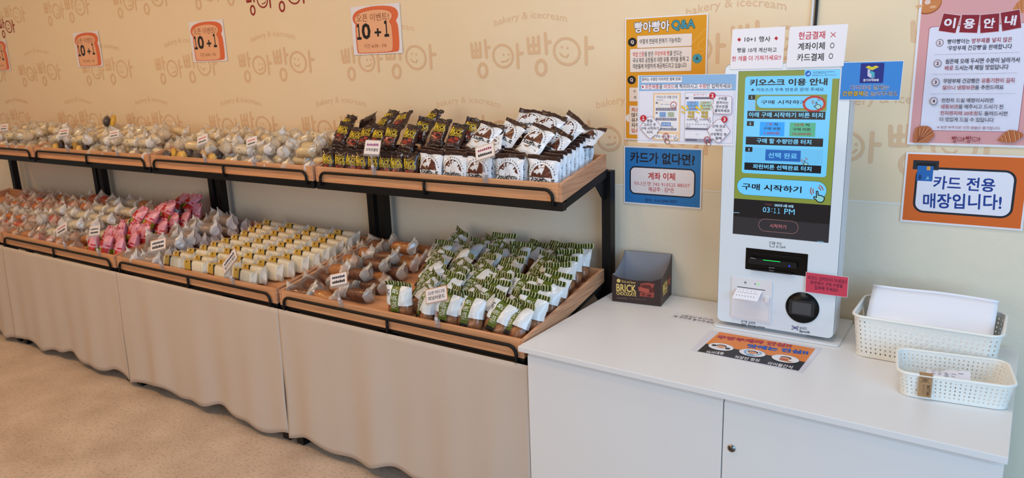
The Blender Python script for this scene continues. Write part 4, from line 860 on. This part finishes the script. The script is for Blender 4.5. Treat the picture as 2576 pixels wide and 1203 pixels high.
def loaf(m, L, D, H, mm, z=0, e=.55, nu=16, nv=10, seed=0, bumpy=.06):
    q = random.Random(seed); ph = [q.uniform(0, 6.28) for _ in range(4)]
    def f(u, v):
        a = 2*math.pi*u; b = math.pi*v; pw = lambda c: math.copysign(abs(c)**e, c)
        k = 1+bumpy*(math.sin(3*a+ph[0]+4*b)+.6*math.sin(5*a+ph[1]-3*b))
        return (-L/2*pw(math.cos(b)), D/2*pw(math.sin(b))*math.cos(a)*k, z+H/2+H/2*pw(math.sin(b))*math.sin(a)*k)
    m.blob(f, nu, nv, mm)
def wrapper(m, L, D, H, mm, seed=0, fin=1.25, nu=16, nv=20, ends=None):
    q = random.Random(seed); ph = [q.uniform(0, 6.28) for _ in range(6)]
    def f(u, v):
        a = 2*math.pi*u; s = abs(2*v-1); k = sm(.72, .95, s); sg = 1 if v > .5 else -1
        ry = D/2*(1-k)+.0016*k; rz = H/2*(1-k)+H/2*fin*k
        r = 1+.06*math.sin(a*5+v*19+ph[0])+.045*math.sin(a*9-v*31+ph[1])
        y = ry*math.cos(a)*r+k*(.006*math.sin(u*0+ph[2]+math.sin(a)*3+sg)+.004*math.sin(math.sin(a)*7+ph[3]))
        z = H/2+rz*math.sin(a)*r+k*H*.22*(1+.5*math.sin(ph[4]+sg))
        return (L*(v-.5)+k*sg*.004*math.sin(math.sin(a)*4+ph[5]), y, max(z, .0006))
    m.grid(f, nu, nv, (lambda u, v: ends if abs(2*v-1) > .74 else mm) if ends else mm)
GRD = mat('bag_green', (92, 106, 36), .22, .5); GRK = mat('bag_dark_green', (52, 62, 24), .22, .5); CRE = mat('bag_cream', (200, 202, 136), .22, .5)
BWH = mat('bag_white', (226, 228, 228), .2, .5); BBK = mat('bag_black', (24, 24, 20), .22, .5)
CLR = film('clear_film', (240, 236, 228), .02, .03, .08, .12); MLK = film('milky_film', (240, 238, 236), .36, .06, .16)
MID = film('half_milky_film', (240, 236, 230), .20, .06, .10); FNC = film('film_fin', (252, 244, 228), .34, .09, .12); FNW = film('white_film_fin', (246, 244, 244), .62, .08, .2)
CRU = mat('brown_crust', (120, 66, 30), .45, .4, noise=(40, (82, 42, 18), .35, .7, (1, 1, 1)), bump=(70, .5, .003))
CR2 = mat('golden_crust', (190, 122, 60), .42, .4, noise=(26, (150, 84, 38), .38, .7, (1, 1, 1)), bump=(60, .4, .003))
ALB = mat('almond_bread_crust', (176, 112, 62), .5, .35, noise=(45, (132, 78, 40), .35, .7, (1, 1, 1)), bump=(70, .5, .003))
LINK = ink(240, 240, 226)
def almond(seed):
    m = MB(); w, h, t = .116, .124, .056
    def zone(u, v, s):
        if s > 0: return BWH if v > .42 else CLR
        if .27 < u < .60 and v > .10: return BBK if v < .24 else GRD
        return BWH if v > .46 else CLR
    sf = pillow(m, w, h, t, zone, 18, 16, seed, .0014)
    g = G(WALLP, .0004, warp=lambda a, b, k: sf(a, b, -1, k)); g.mb = m; g.step = .00001
    for t_, v in (('피넛', .84), ('아몬드', .66), ('소프트', .49)): g.text(t_, .435, v, .24, .13, LINK, .015)
    g.rect(.31, .385, .56, .395, LINK); g.rect(.33, .355, .54, .363, LINK)
    for p in ([(.10, .86), (.10, .74), (.17, .74)], [(.10, .80), (.16, .80)], [(.10, .86), (.19, .86), (.19, .74)]): g.stroke(p, .022, BBK)
    g.rect(.06, .69, .22, .70, BBK)
    o = m.build('almond_bread_bag'); o.rotation_mode = 'XYZ'
    m = MB(); crimp(m, w*1.02, h-.002, .019, [GRK, GRK, CRE], 30, seed, -.010, .006); kid(solid(m.build('top_seal'), .0008), o)
    m = MB(); loaf(m, .098, .048, .070, ALB, .002, .6, 14, 8, seed); kid(m.build('bread'), o)
    return o
CHB = mat('choco_wrapper', (58, 36, 30), .16, .55); CHD = mat('choco_wrapper_seal', (44, 28, 24), .2, .5); YLW = mat('choco_print_yellow', (226, 190, 36), .25, .5); RDB = mat('choco_print_red', (158, 56, 40), .25, .5); RDD = mat('choco_print_dark_red', (104, 36, 28), .25, .5)
def choco(seed):
    m = MB(); w, h, t = .068, .106, .028
    sf = pillow(m, w, h, t, CHB, 12, 14, seed, .0011, .14, .70, .6)
    g = G(WALLP, .0005, warp=lambda a, b, k: sf(a, b, -1, k)); g.mb = m; g.step = .00001
    g.text('BRICK', .5, .66, .76, .18, YLW, .028); g.text('CHOCOLATE', .5, .515, .76, .09, YLW, .025); g.text('Thick and Sweet', .56, .80, .52, .05, YLW, .0); g.ell(.2, .80, .06, .045, YLW, 12)
    for P, mm in (([(.25, .42), (.55, .45), (.82, .40), (.78, .32), (.28, .30)], RDB), ([(.18, .32), (.62, .27), (.62, .18), (.18, .23)], RDB), ([(.62, .27), (.82, .31), (.80, .21), (.62, .18)], RDD), ([(.25, .2), (.8, .18), (.76, .08), (.27, .1)], RDD), ([(.34, .41), (.6, .42), (.62, .35), (.36, .34)], RDD)): g.poly(P, mm)
    o = m.build('chocolate_snack_pack')
    for n, z, hh in (('top_seal', h-.003, .011), ('bottom_seal', -.006, .008)):
        m = MB(); crimp(m, w*1.0, z, hh, [CHD], 14, seed+len(n), -.003); kid(solid(m.build(n), .0008), o)
    return o
DWH = mat('doughnut_wrapper_white', (228, 230, 234), .18, .5); DBR = mat('doughnut_wrapper_brown', (62, 40, 34), .2, .5); DCH = mat('doughnut_print_chocolate', (112, 62, 42), .22, .5, noise=(60, (70, 36, 26), .35, .7, (1, 1, 1)))
DHI = mat('doughnut_print_light', (144, 86, 62), .22, .5)
def dough(seed):
    m = MB(); w, h, t = .126, .112, .026
    sf = pillow(m, w, h, t, DWH, 14, 14, seed, .0012, .12, .74, .55)
    g = G(WALLP, .0005, warp=lambda a, b, k: sf(a, b, -1, k)); g.mb = m; g.step = .00001
    k = g.up(); g.emit([(.5, .46)]+[(.5+.36*math.cos(R(10*i)), .46+.40*math.sin(R(10*i))) for i in range(19)], [(0, i, i+1) for i in range(1, 19)], DCH, k)
    g.stroke([(.36, .70), (.44, .76), (.56, .77)], .018, DHI)
    g.poly([(.06, .02), (.94, .02), (.86, .20), (.70, .27), (.30, .27), (.14, .20)], DCH)
    g.poly([(.08, .30), (.92, .30), (.92, .47), (.60, .47), (.5, .53), (.40, .47), (.08, .47)], DWH)
    g.text('Doughnut', .5, .38, .86, .185, BBK, .03); g.text('Choco', .5, .478, .2, .06, BBK, .01)
    for i in range(15):
        a = R(168-i*11); x, y = .5+.435*math.cos(a), .48+.45*math.sin(a); g.rect(x-.012, y-.02, x+.012, y+.018, ink(60, 56, 64))
    o = m.build('doughnut_pack')
    for n, z, hh in (('top_seal', h-.003, .017), ('bottom_seal', -.006, .008)):
        m = MB(); crimp(m, w*1.02, z, hh, [DBR], 16, seed+len(n), -.004); kid(solid(m.build(n), .0008), o)
    return o
IVO = mat('ivory_sponge_wrap', (228, 215, 186), .32, .45, bump=(45, .25, .002)); GLD2 = mat('gold_foil_band', (222, 180, 76), .22, .6, .25); BRS = mat('brown_sponge_side', (112, 84, 66), .4, .4)
def sponge(seed):
    m = MB(); L, D, H = .150, .044, .076
    q = random.Random(seed); ph = q.uniform(0, 6)
    def f(u, v):
        a = 2*math.pi*u; e = .38; pw = lambda c: math.copysign(abs(c)**e, c); b = math.pi*v
        return (-L/2*pw(math.cos(b)), D/2*pw(math.sin(b))**.4*pw(math.cos(a))+.0012*math.sin(v*17+ph), H/2+H/2*pw(math.sin(b))**.4*pw(math.sin(a)))
    m.blob(f, 16, 14, IVO); o = m.build('sponge_cake_pack')
    m = MB(); xa = -.052
    m.prism([(-D/2-.0012, .030), (-D/2-.0012, H-.004), (-D/2+.004, H+.0012), (D/2-.004, H+.0012), (D/2+.0012, H-.004), (D/2+.0012, H*.5), (D/2, H*.5), (D/2-.006, H-.004), (-D/2+.006, H-.004), (-D/2, .03)], 'x', xa, xa+.046, GLD2)
    m.prism([(-D/2-.0014, .012), (-D/2-.0014, .034), (-D/2, .034), (-D/2, .012)], 'x', xa-.006, xa+.05, BRS)
    m.box((xa+.045, -D/2-.002, .014), (xa+.052, -D/2+.005, H+.0022), BBK); m.box((xa+.014, -D/2-.0018, H-.010), (xa+.020, -D/2+.001, H-.002), BBK)
    kid(m.build('gold_band'), o)
    for sg in (-1, 1):
        m = MB()
        def fe(u, v):
            k = v; a = 2*math.pi*u
            return (sg*(L/2-.006+.026*v)+.003*math.sin(a*3+ph+sg), D/2*(1-k*.85)*math.cos(a)*.9+.003*k*math.sin(a*2+ph), H/2+H*(.46+.14*k)*math.sin(a)*(1+.06*math.sin(a*7+ph))+.008*k)
        m.grid(fe, 14, 5, MLK); kid(m.build('wrapper_end'), o)
    return o
PNK = mat('pink_bag', (232, 158, 176), .22, .5); PRD = mat('pink_bag_red', (200, 44, 40), .22, .5); PGR = mat('pink_bag_green', (146, 156, 40), .25, .5)
def pink(seed):
    m = MB(); w, h, t = .098, .118, .050
    def zone(u, v, s):
        if v < .16: return CLR if s < 0 and .3 < u < .7 else BWH
        if v < .42: return PGR if (u < .22 or .42 < u < .56) else (CLR if u < .42 else PRD)
        if s < 0 and .52 < v < .66+.14*math.sin(u*6): return PRD
        return PNK
    sf = pillow(m, w, h, t, zone, 14, 14, seed, .0022)
    o = m.build('strawberry_bread_bag')
    m = MB(); crimp(m, w, h-.002, .014, [PNK, PNK, PRD, PNK], 16, seed, -.004); kid(solid(m.build('top_seal'), .0008), o)
    m = MB(); loaf(m, .08, .04, .055, CRU, .002, .6, 12, 8, seed); kid(m.build('bread'), o)
    return o
FIN = 1.3
def wrapped(name, L, D, H, bread, fm, seed, fin=1.3, two=None):
    m = MB(); loaf(m, L*(.8 if two else .76), D*(.62 if two else .9), H*.9, bread, .002, .6, 14, 9, seed); o = m.build(name)
    if two: o.data.transform(M4.Translation((0, -D*.16, 0)))
    if two:
        o.scale = (1, 1, 1); m = MB(); loaf(m, L*.82, D*.52, H*1.1, two, .002, .6, 12, 8, seed+1); kid(m.build('cake_half'), o); KIDS[o.name][-1].location = (.006, D*.30, .004)
    m = MB(); wrapper(m, L, D*1.06, H*1.04, fm, seed, fin, ends=FNW if fm is not CLR else CLR if two else FNC); kid(m.build('wrapper'), o)
    return o
FLK = mat('cream_bread_green_flecks', (226, 206, 168), .5, .3, noise=(55, (92, 98, 54), .60, .66, (1, 1, 1)), bump=(40, .3, .002))
CRMB = mat('cream_bread', (222, 196, 150), .5, .3, noise=(18, (192, 156, 104), .4, .75, (1, 1, 1)), bump=(40, .3, .002))
YCK = mat('yellow_sponge', (226, 176, 74), .5, .3, bump=(50, .3, .002)); DCK = mat('dark_chocolate_bread', (62, 46, 42), .4, .4, bump=(40, .3, .002))
ORB = mat('orange_glazed_bread', (204, 116, 34), .32, .5, noise=(20, (160, 78, 24), .4, .75, (1, 1, 1))); TOM = mat('red_topped_bread', (184, 70, 40), .35, .5, noise=(26, (206, 150, 88), .45, .7, (1, 1, 1)))
WAL = mat('walnut_loaf', (150, 112, 84), .5, .3, noise=(30, (104, 74, 54), .4, .7, (1, 1, 1)))

ORD = ['front', 'second', 'third', 'fourth', 'fifth', 'sixth', 'seventh', 'eighth', 'ninth', 'tenth', 'eleventh', 'twelfth', 'thirteenth']
NTH = ['first', 'second', 'third', 'fourth', 'fifth', 'sixth', 'seventh', 'eighth', 'ninth', 'tenth', 'eleventh', 'twelfth']
def jit(a): return rnd.uniform(-a, a)
def fill(t, protos, xs, ds, desc, cat, group, h=0.0, rot=(0, 0, 0), jr=(4, 4, 8), jx=.006, jd=.008, tail='', shift=0.0, skip=(), scale=None, layer=''):
    for r, d in enumerate(ds):
        for c, x in enumerate(xs):
            if (r, c) in skip: continue
            p = lvl(t, x+shift*(d-ds[0])+jit(jx), min(1, max(0, d+jit(jd))), h+(.0015 if h else .001))
            ro = (R(rot[0]+jit(jr[0])), R(rot[1]+jit(jr[1])), R(rot[2]+jit(jr[2])))
            rw = (ORD[r]+' row' if not layer else layer+' '+ORD[r]+' row') if len(ds) > 1 else layer or 'front row'
            pr = protos(r, c) if callable(protos) else rnd.choice(protos)
            put(pr, p, ro, '%s, %s, %s from left%s' % (desc(r, c) if callable(desc) else desc, rw, NTH[c], tail), cat, group, scale)

# lower tray of the rack by the counter: green-and-white almond bags, clear-wrapped brown loaves
AL = [almond(3), almond(8), almond(15)]
for o in AL: USED.discard(o.name)
dsA = [.045+.106*i for i in range(9)]
for r, d in enumerate(dsA):
    n = 6; x0 = .625-.16*sm(0, .75, d); x1 = 1.118-(.004*r)
    for c in range(n):
        x = x0+(x1-x0)*c/(n-1)
        yaw = -15+jit(19)-(8 if c < 2 else 0); lean = -38+jit(10) if r else (-4, -10, -6, -16, -26, -30)[c]+jit(3)
        if r == 0: yaw = (4, -38, 2, -6, -12, -24)[c]
        if (r, c) == (0, 0): x = .604
        if (r, c) == (0, 5): x = 1.085
        if c == 5 and r: yaw = jit(5)-2; lean = -22+jit(3)
        p = lvl(TLO, x+jit(.006), d+jit(.008)+.03, .002+(.008*sm(.2, .8, d) if c < 5 else 0))
        put(AL[(r*5+c*3+(r*c) % 2) % 3], p, (R(lean), R(jit(9)), R(yaw)), 'green-striped white bag of almond bread, %s row, %s from left' % (ORD[r], NTH[c]), 'bread', 'green almond bread bags on the lower tray')
LF = [wrapped('wrapped_loaf', .158, .066, .056, CRU, CLR, 21, 1.1), wrapped('wrapped_loaf', .158, .064, .060, CR2, CLR, 22, 1.2)]
fill(TLO, LF, (.095, .225, .345), [.05+.125*i for i in range(8)], 'brown loaf in clear film', 'bread', 'clear-wrapped brown loaves left of the green bags', 0, (0, 0, -12), (8, 6, 16), .008, .012, ' beside the green bags', 0, [(0, 2)])
fill(TLO, LF, (.17, .29), [.30, .45, .60, .75], 'brown loaf in clear film', 'bread', 'clear-wrapped brown loaves left of the green bags', .045, (0, 0, -15), (8, 6, 20), .012, .02, ' beside green bags', 0, (), None, 'upper layer')

# lower tray, next rack: ivory sponge cakes and milky-wrapped walnut loaves
SP = [sponge(4), sponge(9)]
dsS = [.055+.0845*i for i in range(11)]
for r, d in enumerate(dsS):
    for c in range(4):
        x = -.775+.169*c+.135*sm(0, .6, d)-(.02 if r < 2 else 0)
        if x > -.085: continue
        put(SP[(r+c) % 2], lvl(TLO, x+jit(.004), d+jit(.004), .002), (R(-10+jit(5)), R(jit(2)), R(-3+jit(5))), 'ivory sponge cake pack with gold band, %s row, %s from left' % (ORD[r], NTH[c]), 'cake', 'ivory sponge cake packs on the lower tray')
WL = [wrapped('wrapped_walnut_loaf', .150, .070, .060, WAL, MID, 31, 1.35), wrapped('wrapped_walnut_loaf', .140, .066, .064, CRU, MID, 32, 1.3)]
fill(TLO, WL, (-1.105, -.965), [.06+.145*i for i in range(7)], 'brown loaf in milky film', 'bread', 'milky-wrapped loaves left of the ivory sponge cakes', 0, (0, 0, -8), (8, 6, 14), .008, .012, ' by the ivory cakes', .07)
fill(TLO, WL, (-1.05, -.93), [.24, .42, .60, .80], 'brown loaf in milky film', 'bread', 'milky-wrapped loaves left of the ivory sponge cakes', .05, (0, 0, -12), (8, 6, 20), .012, .02, ' by ivory cakes', .07, (), None, 'upper layer')

# lower tray further left: pink strawberry bags and mixed clear-wrapped buns
PK = [pink(5), pink(12)]
fill(TLO, PK, (-1.495, -1.385, -1.275), [.05+.135*i for i in range(7)], 'pink and red bag of bread', 'bread', 'pink bread bags on the lower tray', .002, (-18, 0, -14), (8, 6, 16), .006, .012, '', .02)
fill(TLO, PK, (-1.44, -1.33), [.40, .62, .84], 'pink and red bag of bread', 'bread', 'pink bread bags on the lower tray', .075, (-40, 0, -20), (10, 8, 20), .01, .02, '', .02, (), None, 'upper layer')
MX = [wrapped('wrapped_bun', .128, .072, .064, ORB, CLR, 41), wrapped('wrapped_bun', .128, .07, .062, CR2, CLR, 42), wrapped('wrapped_bun', .13, .068, .056, FLK, MID, 43), wrapped('wrapped_bun', .128, .07, .060, TOM, CLR, 44)]
DS = ['orange glazed bun in clear film', 'golden bun in clear film', 'pale flecked bun in clear film', 'red topped bun in clear film']
KM = lambda r, c: (0 if r > 3 else 2 if r > 1 else 1) if c < 2 else (3 if r in (0, 5) else 2) if c < 4 else (2 if r in (2, 3, 5) else 1)
fill(TLO, lambda r, c: MX[KM(r, c)], [-2.325+.128*i for i in range(6)], [.06+.145*i for i in range(7)], lambda r, c: DS[KM(r, c)], 'bread', 'clear-wrapped buns left of the pink bags', 0, (0, 0, -10), (10, 8, 22), .01, .014, ' beside the pink bags')
KM2 = lambda r, c: (3 if c == 1 else 2, 2, 0 if c < 2 else 2, 1 if c == 4 else 3 if c < 2 else 2)[r]
fill(TLO, lambda r, c: MX[KM2(r, c)], [-2.26+.135*i for i in range(5)], [.30, .48, .66, .86], lambda r, c: DS[KM2(r, c)], 'bread', 'clear-wrapped buns left of the pink bags', .052, (0, 0, -14), (10, 8, 25), .014, .02, ' beside pink bags', 0, (), None, 'upper layer')
fill(TLO, lambda r, c: MX[(0, 3, 0, 2)[r % 4]], (-3.14, -3.01, -2.88, -2.745, -2.61, -2.475), [.06+.148*i for i in range(7)], lambda r, c: DS[(0, 3, 0, 2)[r % 4]], 'bread', 'clear-wrapped buns at the left edge', 0, (0, 0, -10), (10, 8, 22), .008, .014, ' in far left lower tray')

# upper trays: clear-wrapped cream rolls with a front row of chocolate and yellow cakes
CW = [wrapped('wrapped_cream_roll', .118, .058, .052, FLK, CLR, 51, 1.0), wrapped('wrapped_cream_roll', .118, .060, .054, CRMB, CLR, 52, 1.15), wrapped('wrapped_cream_roll', .122, .056, .050, FLK, MID, 53, .9)]
CC = [wrapped('wrapped_chocolate_cake', .100, .062, .066, DCK, CLR, 61, 1.25, YCK), wrapped('wrapped_chocolate_cake', .096, .062, .070, YCK, CLR, 62, 1.25, DCK)]
def upper(xa, n, tail, group, choc, nb):
    st = .1285; xs = [xa+st*i for i in range(n)]
    for c in range(n):
        k = choc(c)
        put(CC[c % 2] if k else CW[c % 3], lvl(TUP, xs[c]+jit(.006), .085, .001), (R(-6+jit(8)), R(jit(6)), R(-24+jit(18))), ('dark and yellow cake in film' if k else 'cream roll in clear film')+', front row, %s from left%s' % (NTH[c], tail), 'cake' if k else 'bread', group)
    fill(TUP, CW, [x+.01 for x in xs[:nb]], [.30, .52, .74, .95], 'cream roll in clear film', 'bread', group, 0, (0, 0, -14), (10, 8, 22), .010, .014, tail, 0, (), None, 'lower layer')
    fill(TUP, CW, [x+.045 for x in xs[:nb-1]], [.24, .46, .68, .90], 'cream roll in clear film', 'bread', group, .048, (0, 0, -18), (18, 16, 45), .018, .02, tail, 0, (), None, 'upper layer')
upper(-1.115, 9, ', tray beside brown packs', 'clear-wrapped rolls on the upper tray beside the brown packs', lambda c: c < 4, 9)
upper(-2.320, 9, ', middle tray', 'clear-wrapped rolls on the middle upper tray', lambda c: c in (1, 2, 3), 9)
upper(-3.02, 5, ', left edge tray', 'clear-wrapped rolls on the upper tray at the left edge', lambda c: False, 5)
put(CC[0], lvl(TUP, -1.98, .72, .105), (R(-20), R(10), R(-30)), 'dark chocolate cake in clear film on top of the middle upper pile', 'cake', 'clear-wrapped rolls on the middle upper tray')

# upper tray of the rack by the counter: brown chocolate packs, white doughnut packs
CH = [choco(2), choco(7), choco(11)]
for c in range(8): put(CH[c % 3], lvl(TUP, .052+.0635*c, .055, .004), (R(-7+jit(4)), R(2+jit(4)), R(12+jit(8))), 'brown chocolate pack with yellow lettering, front row, %s from left' % NTH[c], 'snack', 'brown chocolate packs on the upper tray')
for r, d in enumerate((.19, .32)):
    for c in range(8): put(CH[(c+r) % 3], lvl(TUP, .058+.0635*c, d, .002), (R(-6+jit(4)), R(jit(5)), R(-8+jit(10))), 'brown chocolate pack with yellow lettering, %s row, %s from left' % (ORD[r+1], NTH[c]), 'snack', 'brown chocolate packs on the upper tray')
def on(y, px, py): 
    d = ray(px, py); t = (y-CAM.y)/d.y; return CAM+d*t
def top(protos, items, hh, nm, cat, group):
    for i, (px, py, y, lean, roll, yaw) in enumerate(sorted(items)):
        p = on(y, px, py); ro = Euler((R(lean), R(roll), R(yaw))); p = p-(ro.to_matrix() @ V((0, 0, hh/2)))
        put(protos[i % len(protos)], p, ro, nm % NTH[i], cat, group)
top(CH, [(862, 338, -.30, -38, 6, 10), (893, 352, -.315, -40, 4, 14), (922, 345, -.30, -38, -4, 6), (951, 349, -.315, -40, 3, 10), (984, 346, -.31, -36, 10, 22), (1031, 349, -.325, -36, 8, 12), (1062, 330, -.25, -34, 14, 18), (1106, 334, -.30, -38, 6, 10), (1147, 346, -.31, -40, 10, 16), (1183, 332, -.25, -38, 14, 18)], .106, 'brown chocolate pack leaning on the front rows, %s from left', 'snack', 'brown chocolate packs on the upper tray')
top(CH, [(925, 309, -.21, -62, -60, -20), (974, 304, -.16, -50, 4, -8), (1010, 306, -.18, -55, -8, 6), (1083, 305, -.17, -45, 8, -14), (960, 318, -.22, -52, 0, -8), (870, 318, -.20, -45, 5, -6)], .106, 'brown chocolate pack at the back of the heap, %s from left', 'snack', 'brown chocolate packs on the upper tray')
DN = [dough(3), dough(6)]
DXS = (.592, .708, .826, .952, 1.092)
for r in range(10):
    d = .05+.096*r
    for c in range(5):
        if 3 < r < 9 and c < 3: continue
        put(DN[(r+c) % 2], lvl(TUP, DXS[c]+jit(.004)-(.012*r/10 if c < 4 else 0), d+jit(.006), .004), (R(-7+jit(4)), R(jit(3)), R(-5+jit(6) if c < 4 else -3+jit(3))), 'white and brown doughnut pack, %s row, %s from right' % (ORD[r], NTH[4-c]), 'doughnut', 'doughnut packs on the upper tray')
top(DN, [(1217, 348, -.30, -44, 8, -14), (1275, 345, -.27, -40, 12, -20), (1345, 358, -.33, -42, 10, -18), (1390, 372, -.29, -38, 14, -26), (1330, 312, -.17, -50, 6, 6), (1372, 325, -.20, -44, 10, -14), (1422, 332, -.19, -46, 24, -26), (1232, 375, -.33, -56, -30, 10), (1468, 346, -.14, -66, 6, 4)], .112, 'white doughnut pack leaning on the standing rows, %s from left', 'doughnut', 'doughnut packs on the upper tray')

# ------------------------------------------------------------------ price cards on clear clips
ACR = film('clear_acrylic', (236, 236, 240), .16, .14, .08); CAR = mat('price_card_white', (238, 228, 226), .25, .5); EDG = ink(190, 118, 60)
def price(px, py, wpx, hpx, t, bx, lines, tilt, label, back=0.0, cols=(NAVY, BLK), yaw=0, edge=EDG):
    y = -t['yf']-.012+back; pl = Plane((0, y, 0), (1, 0, 0), (0, 0, 1)); c = pl.at(px, py); w = abs(pl.at(px+wpx/2, py)[0]-pl.at(px-wpx/2, py)[0]); h = abs(pl.at(px, py-hpx/2)[1]-pl.at(px, py+hpx/2)[1])
    bx = c[0]-.010
    root = empty('price_card_stand', (bx, -t['yf']-.0005, t['ft'])); tag(root, label, 'price card', 'price cards clipped to the tray fronts')
    P = lambda x, yy, z: (x-bx, yy+t['yf']+.0005, z-t['ft'])
    m = MB(); X = M4.Translation(P(c[0], y, c[1])) @ M4.Rotation(R(yaw), 4, 'Z') @ M4.Rotation(R(-tilt), 4, 'Y') @ M4.Rotation(R(-18), 4, 'X')
    m.prism(rr_pts(-w/2, -h/2, w/2, h/2, .005, 4), 'y', -.0008, .0008, edge, X)
    g = G(WALLP, .0010, warp=lambda a, b, k: X @ V((a, -k, b))); g.mb = m
    g.rect(-w/2+.0022, -h/2+.0022, w/2-.0022, h/2-.0022, CAR, .004)
    for i, (s, hh) in enumerate(lines):
        z = h*(.18 if i == 0 else -.16)
        if s: g.text(s, 0, z, w*.76, h*hh, cols[i], .02)
        else:
            for k in range(7): g.rect(-w*.36+w*.105*k, z-h*hh/2, -w*.36+w*.105*k+w*.085, z+h*hh/2*rnd.uniform(.5, 1), cols[i])
    m.prism(rr_pts(-w/2, -h/2-.006, w/2, -h/2+.004, .003, 3), 'y', -.0022, .0012, ACR, X)
    o = m.build('card'); o.parent = root
    m = MB(); q = X @ V((0, 0, -h/2))
    m.tube([q, V((0, -.010, max(.03, q.z-.02))), V((0, -.009, .012)), V((0, -.006, -.006))], .0045, ACR, 8)
    m.prism(rr_pts(-.010, -.016, .010, .016, .004, 3), 'y', -.0045, -.0005, ACR); m.prism(rr_pts(-.008, .0, .008, .012, .003, 3), 'y', -.011, -.0045, ACR)
    o = m.build('clip'); o.parent = root
    m = MB(); m.box((-.005, -.012, .014), (.005, -.006, .024), CAR); o = m.build('clip_button'); o.parent = root
price(1098, 742, 58, 36, TLO, .80, (('고소한 아몬드크럼', .22), ('피넛아몬드', .26)), 18, 'white price card reading peanut almond in front of the green bags')
price(852, 703, 46, 31, TLO, .225, (('', .18), ('', .22)), 16, 'white price card in front of the clear-wrapped brown loaves')
price(398, 616, 42, 28, TLO, -1.105, (('', .18), ('', .24)), 14, 'white price card in front of the milky-wrapped loaves')
price(578, 657, 50, 30, TLO, -.62, (('', .20), ('밀크카스테라', .26)), 40, 'steeply tilted white price card among the ivory sponge cakes')
price(155, 577, 30, 24, TLO, -1.83, (('', .16), ('', .2)), 20, 'white price card leaning among the golden and red buns', .0, (ink(190, 80, 90), BLK), 0, CAR)
price(238, 581, 27, 24, TLO, -1.535, (('', .16), ('', .2)), 10, 'white price card at the left of the pink bags', .0, (NAVY, BLK), 0, CAR)
price(937, 371, 40, 38, TUP, .238, (('', .16), ('브릭초콜릿', .2)), 0, 'upright white price card in front of the brown chocolate packs', .0, (ink(150, 70, 130), BLK), 0, ink(170, 136, 116))
price(1220, 382, 50, 36, TUP, .742, (('', .16), ('', .2)), 16, 'glinting tilted price card in front of the doughnut packs', .0, (ink(150, 60, 90), BLK), 0, ink(200, 170, 130))
price(509, 352, 28, 24, TUP, -.82, (('', .14), ('', .2)), 14, 'white price card in front of the chocolate and yellow cakes', .0, (ink(200, 80, 70), ink(70, 76, 74)), 0, CAR)
price(633, 357, 28, 24, TUP, -.445, (('', .14), ('', .2)), 14, 'white price card right of the chocolate and yellow cakes', .0, (ink(200, 80, 70), ink(70, 76, 74)), 0, CAR)
price(161, 333, 24, 20, TUP, -2.05, (('', .14), ('', .2)), 6, 'white price card on the middle upper tray, left one', .0, (ink(200, 80, 70), ink(70, 76, 74)), 0, CAR)
price(287, 338, 25, 20, TUP, -1.61, (('', .14), ('', .2)), 8, 'white price card on the middle upper tray, right one', .0, (ink(200, 80, 70), ink(70, 76, 74)), 0, CAR)
price(10, 321, 20, 18, TUP, -2.86, (('', .14), ('', .2)), 4, 'white price card at the left edge of the photo', .0, (ink(200, 80, 70), ink(70, 76, 74)), 0, CAR)
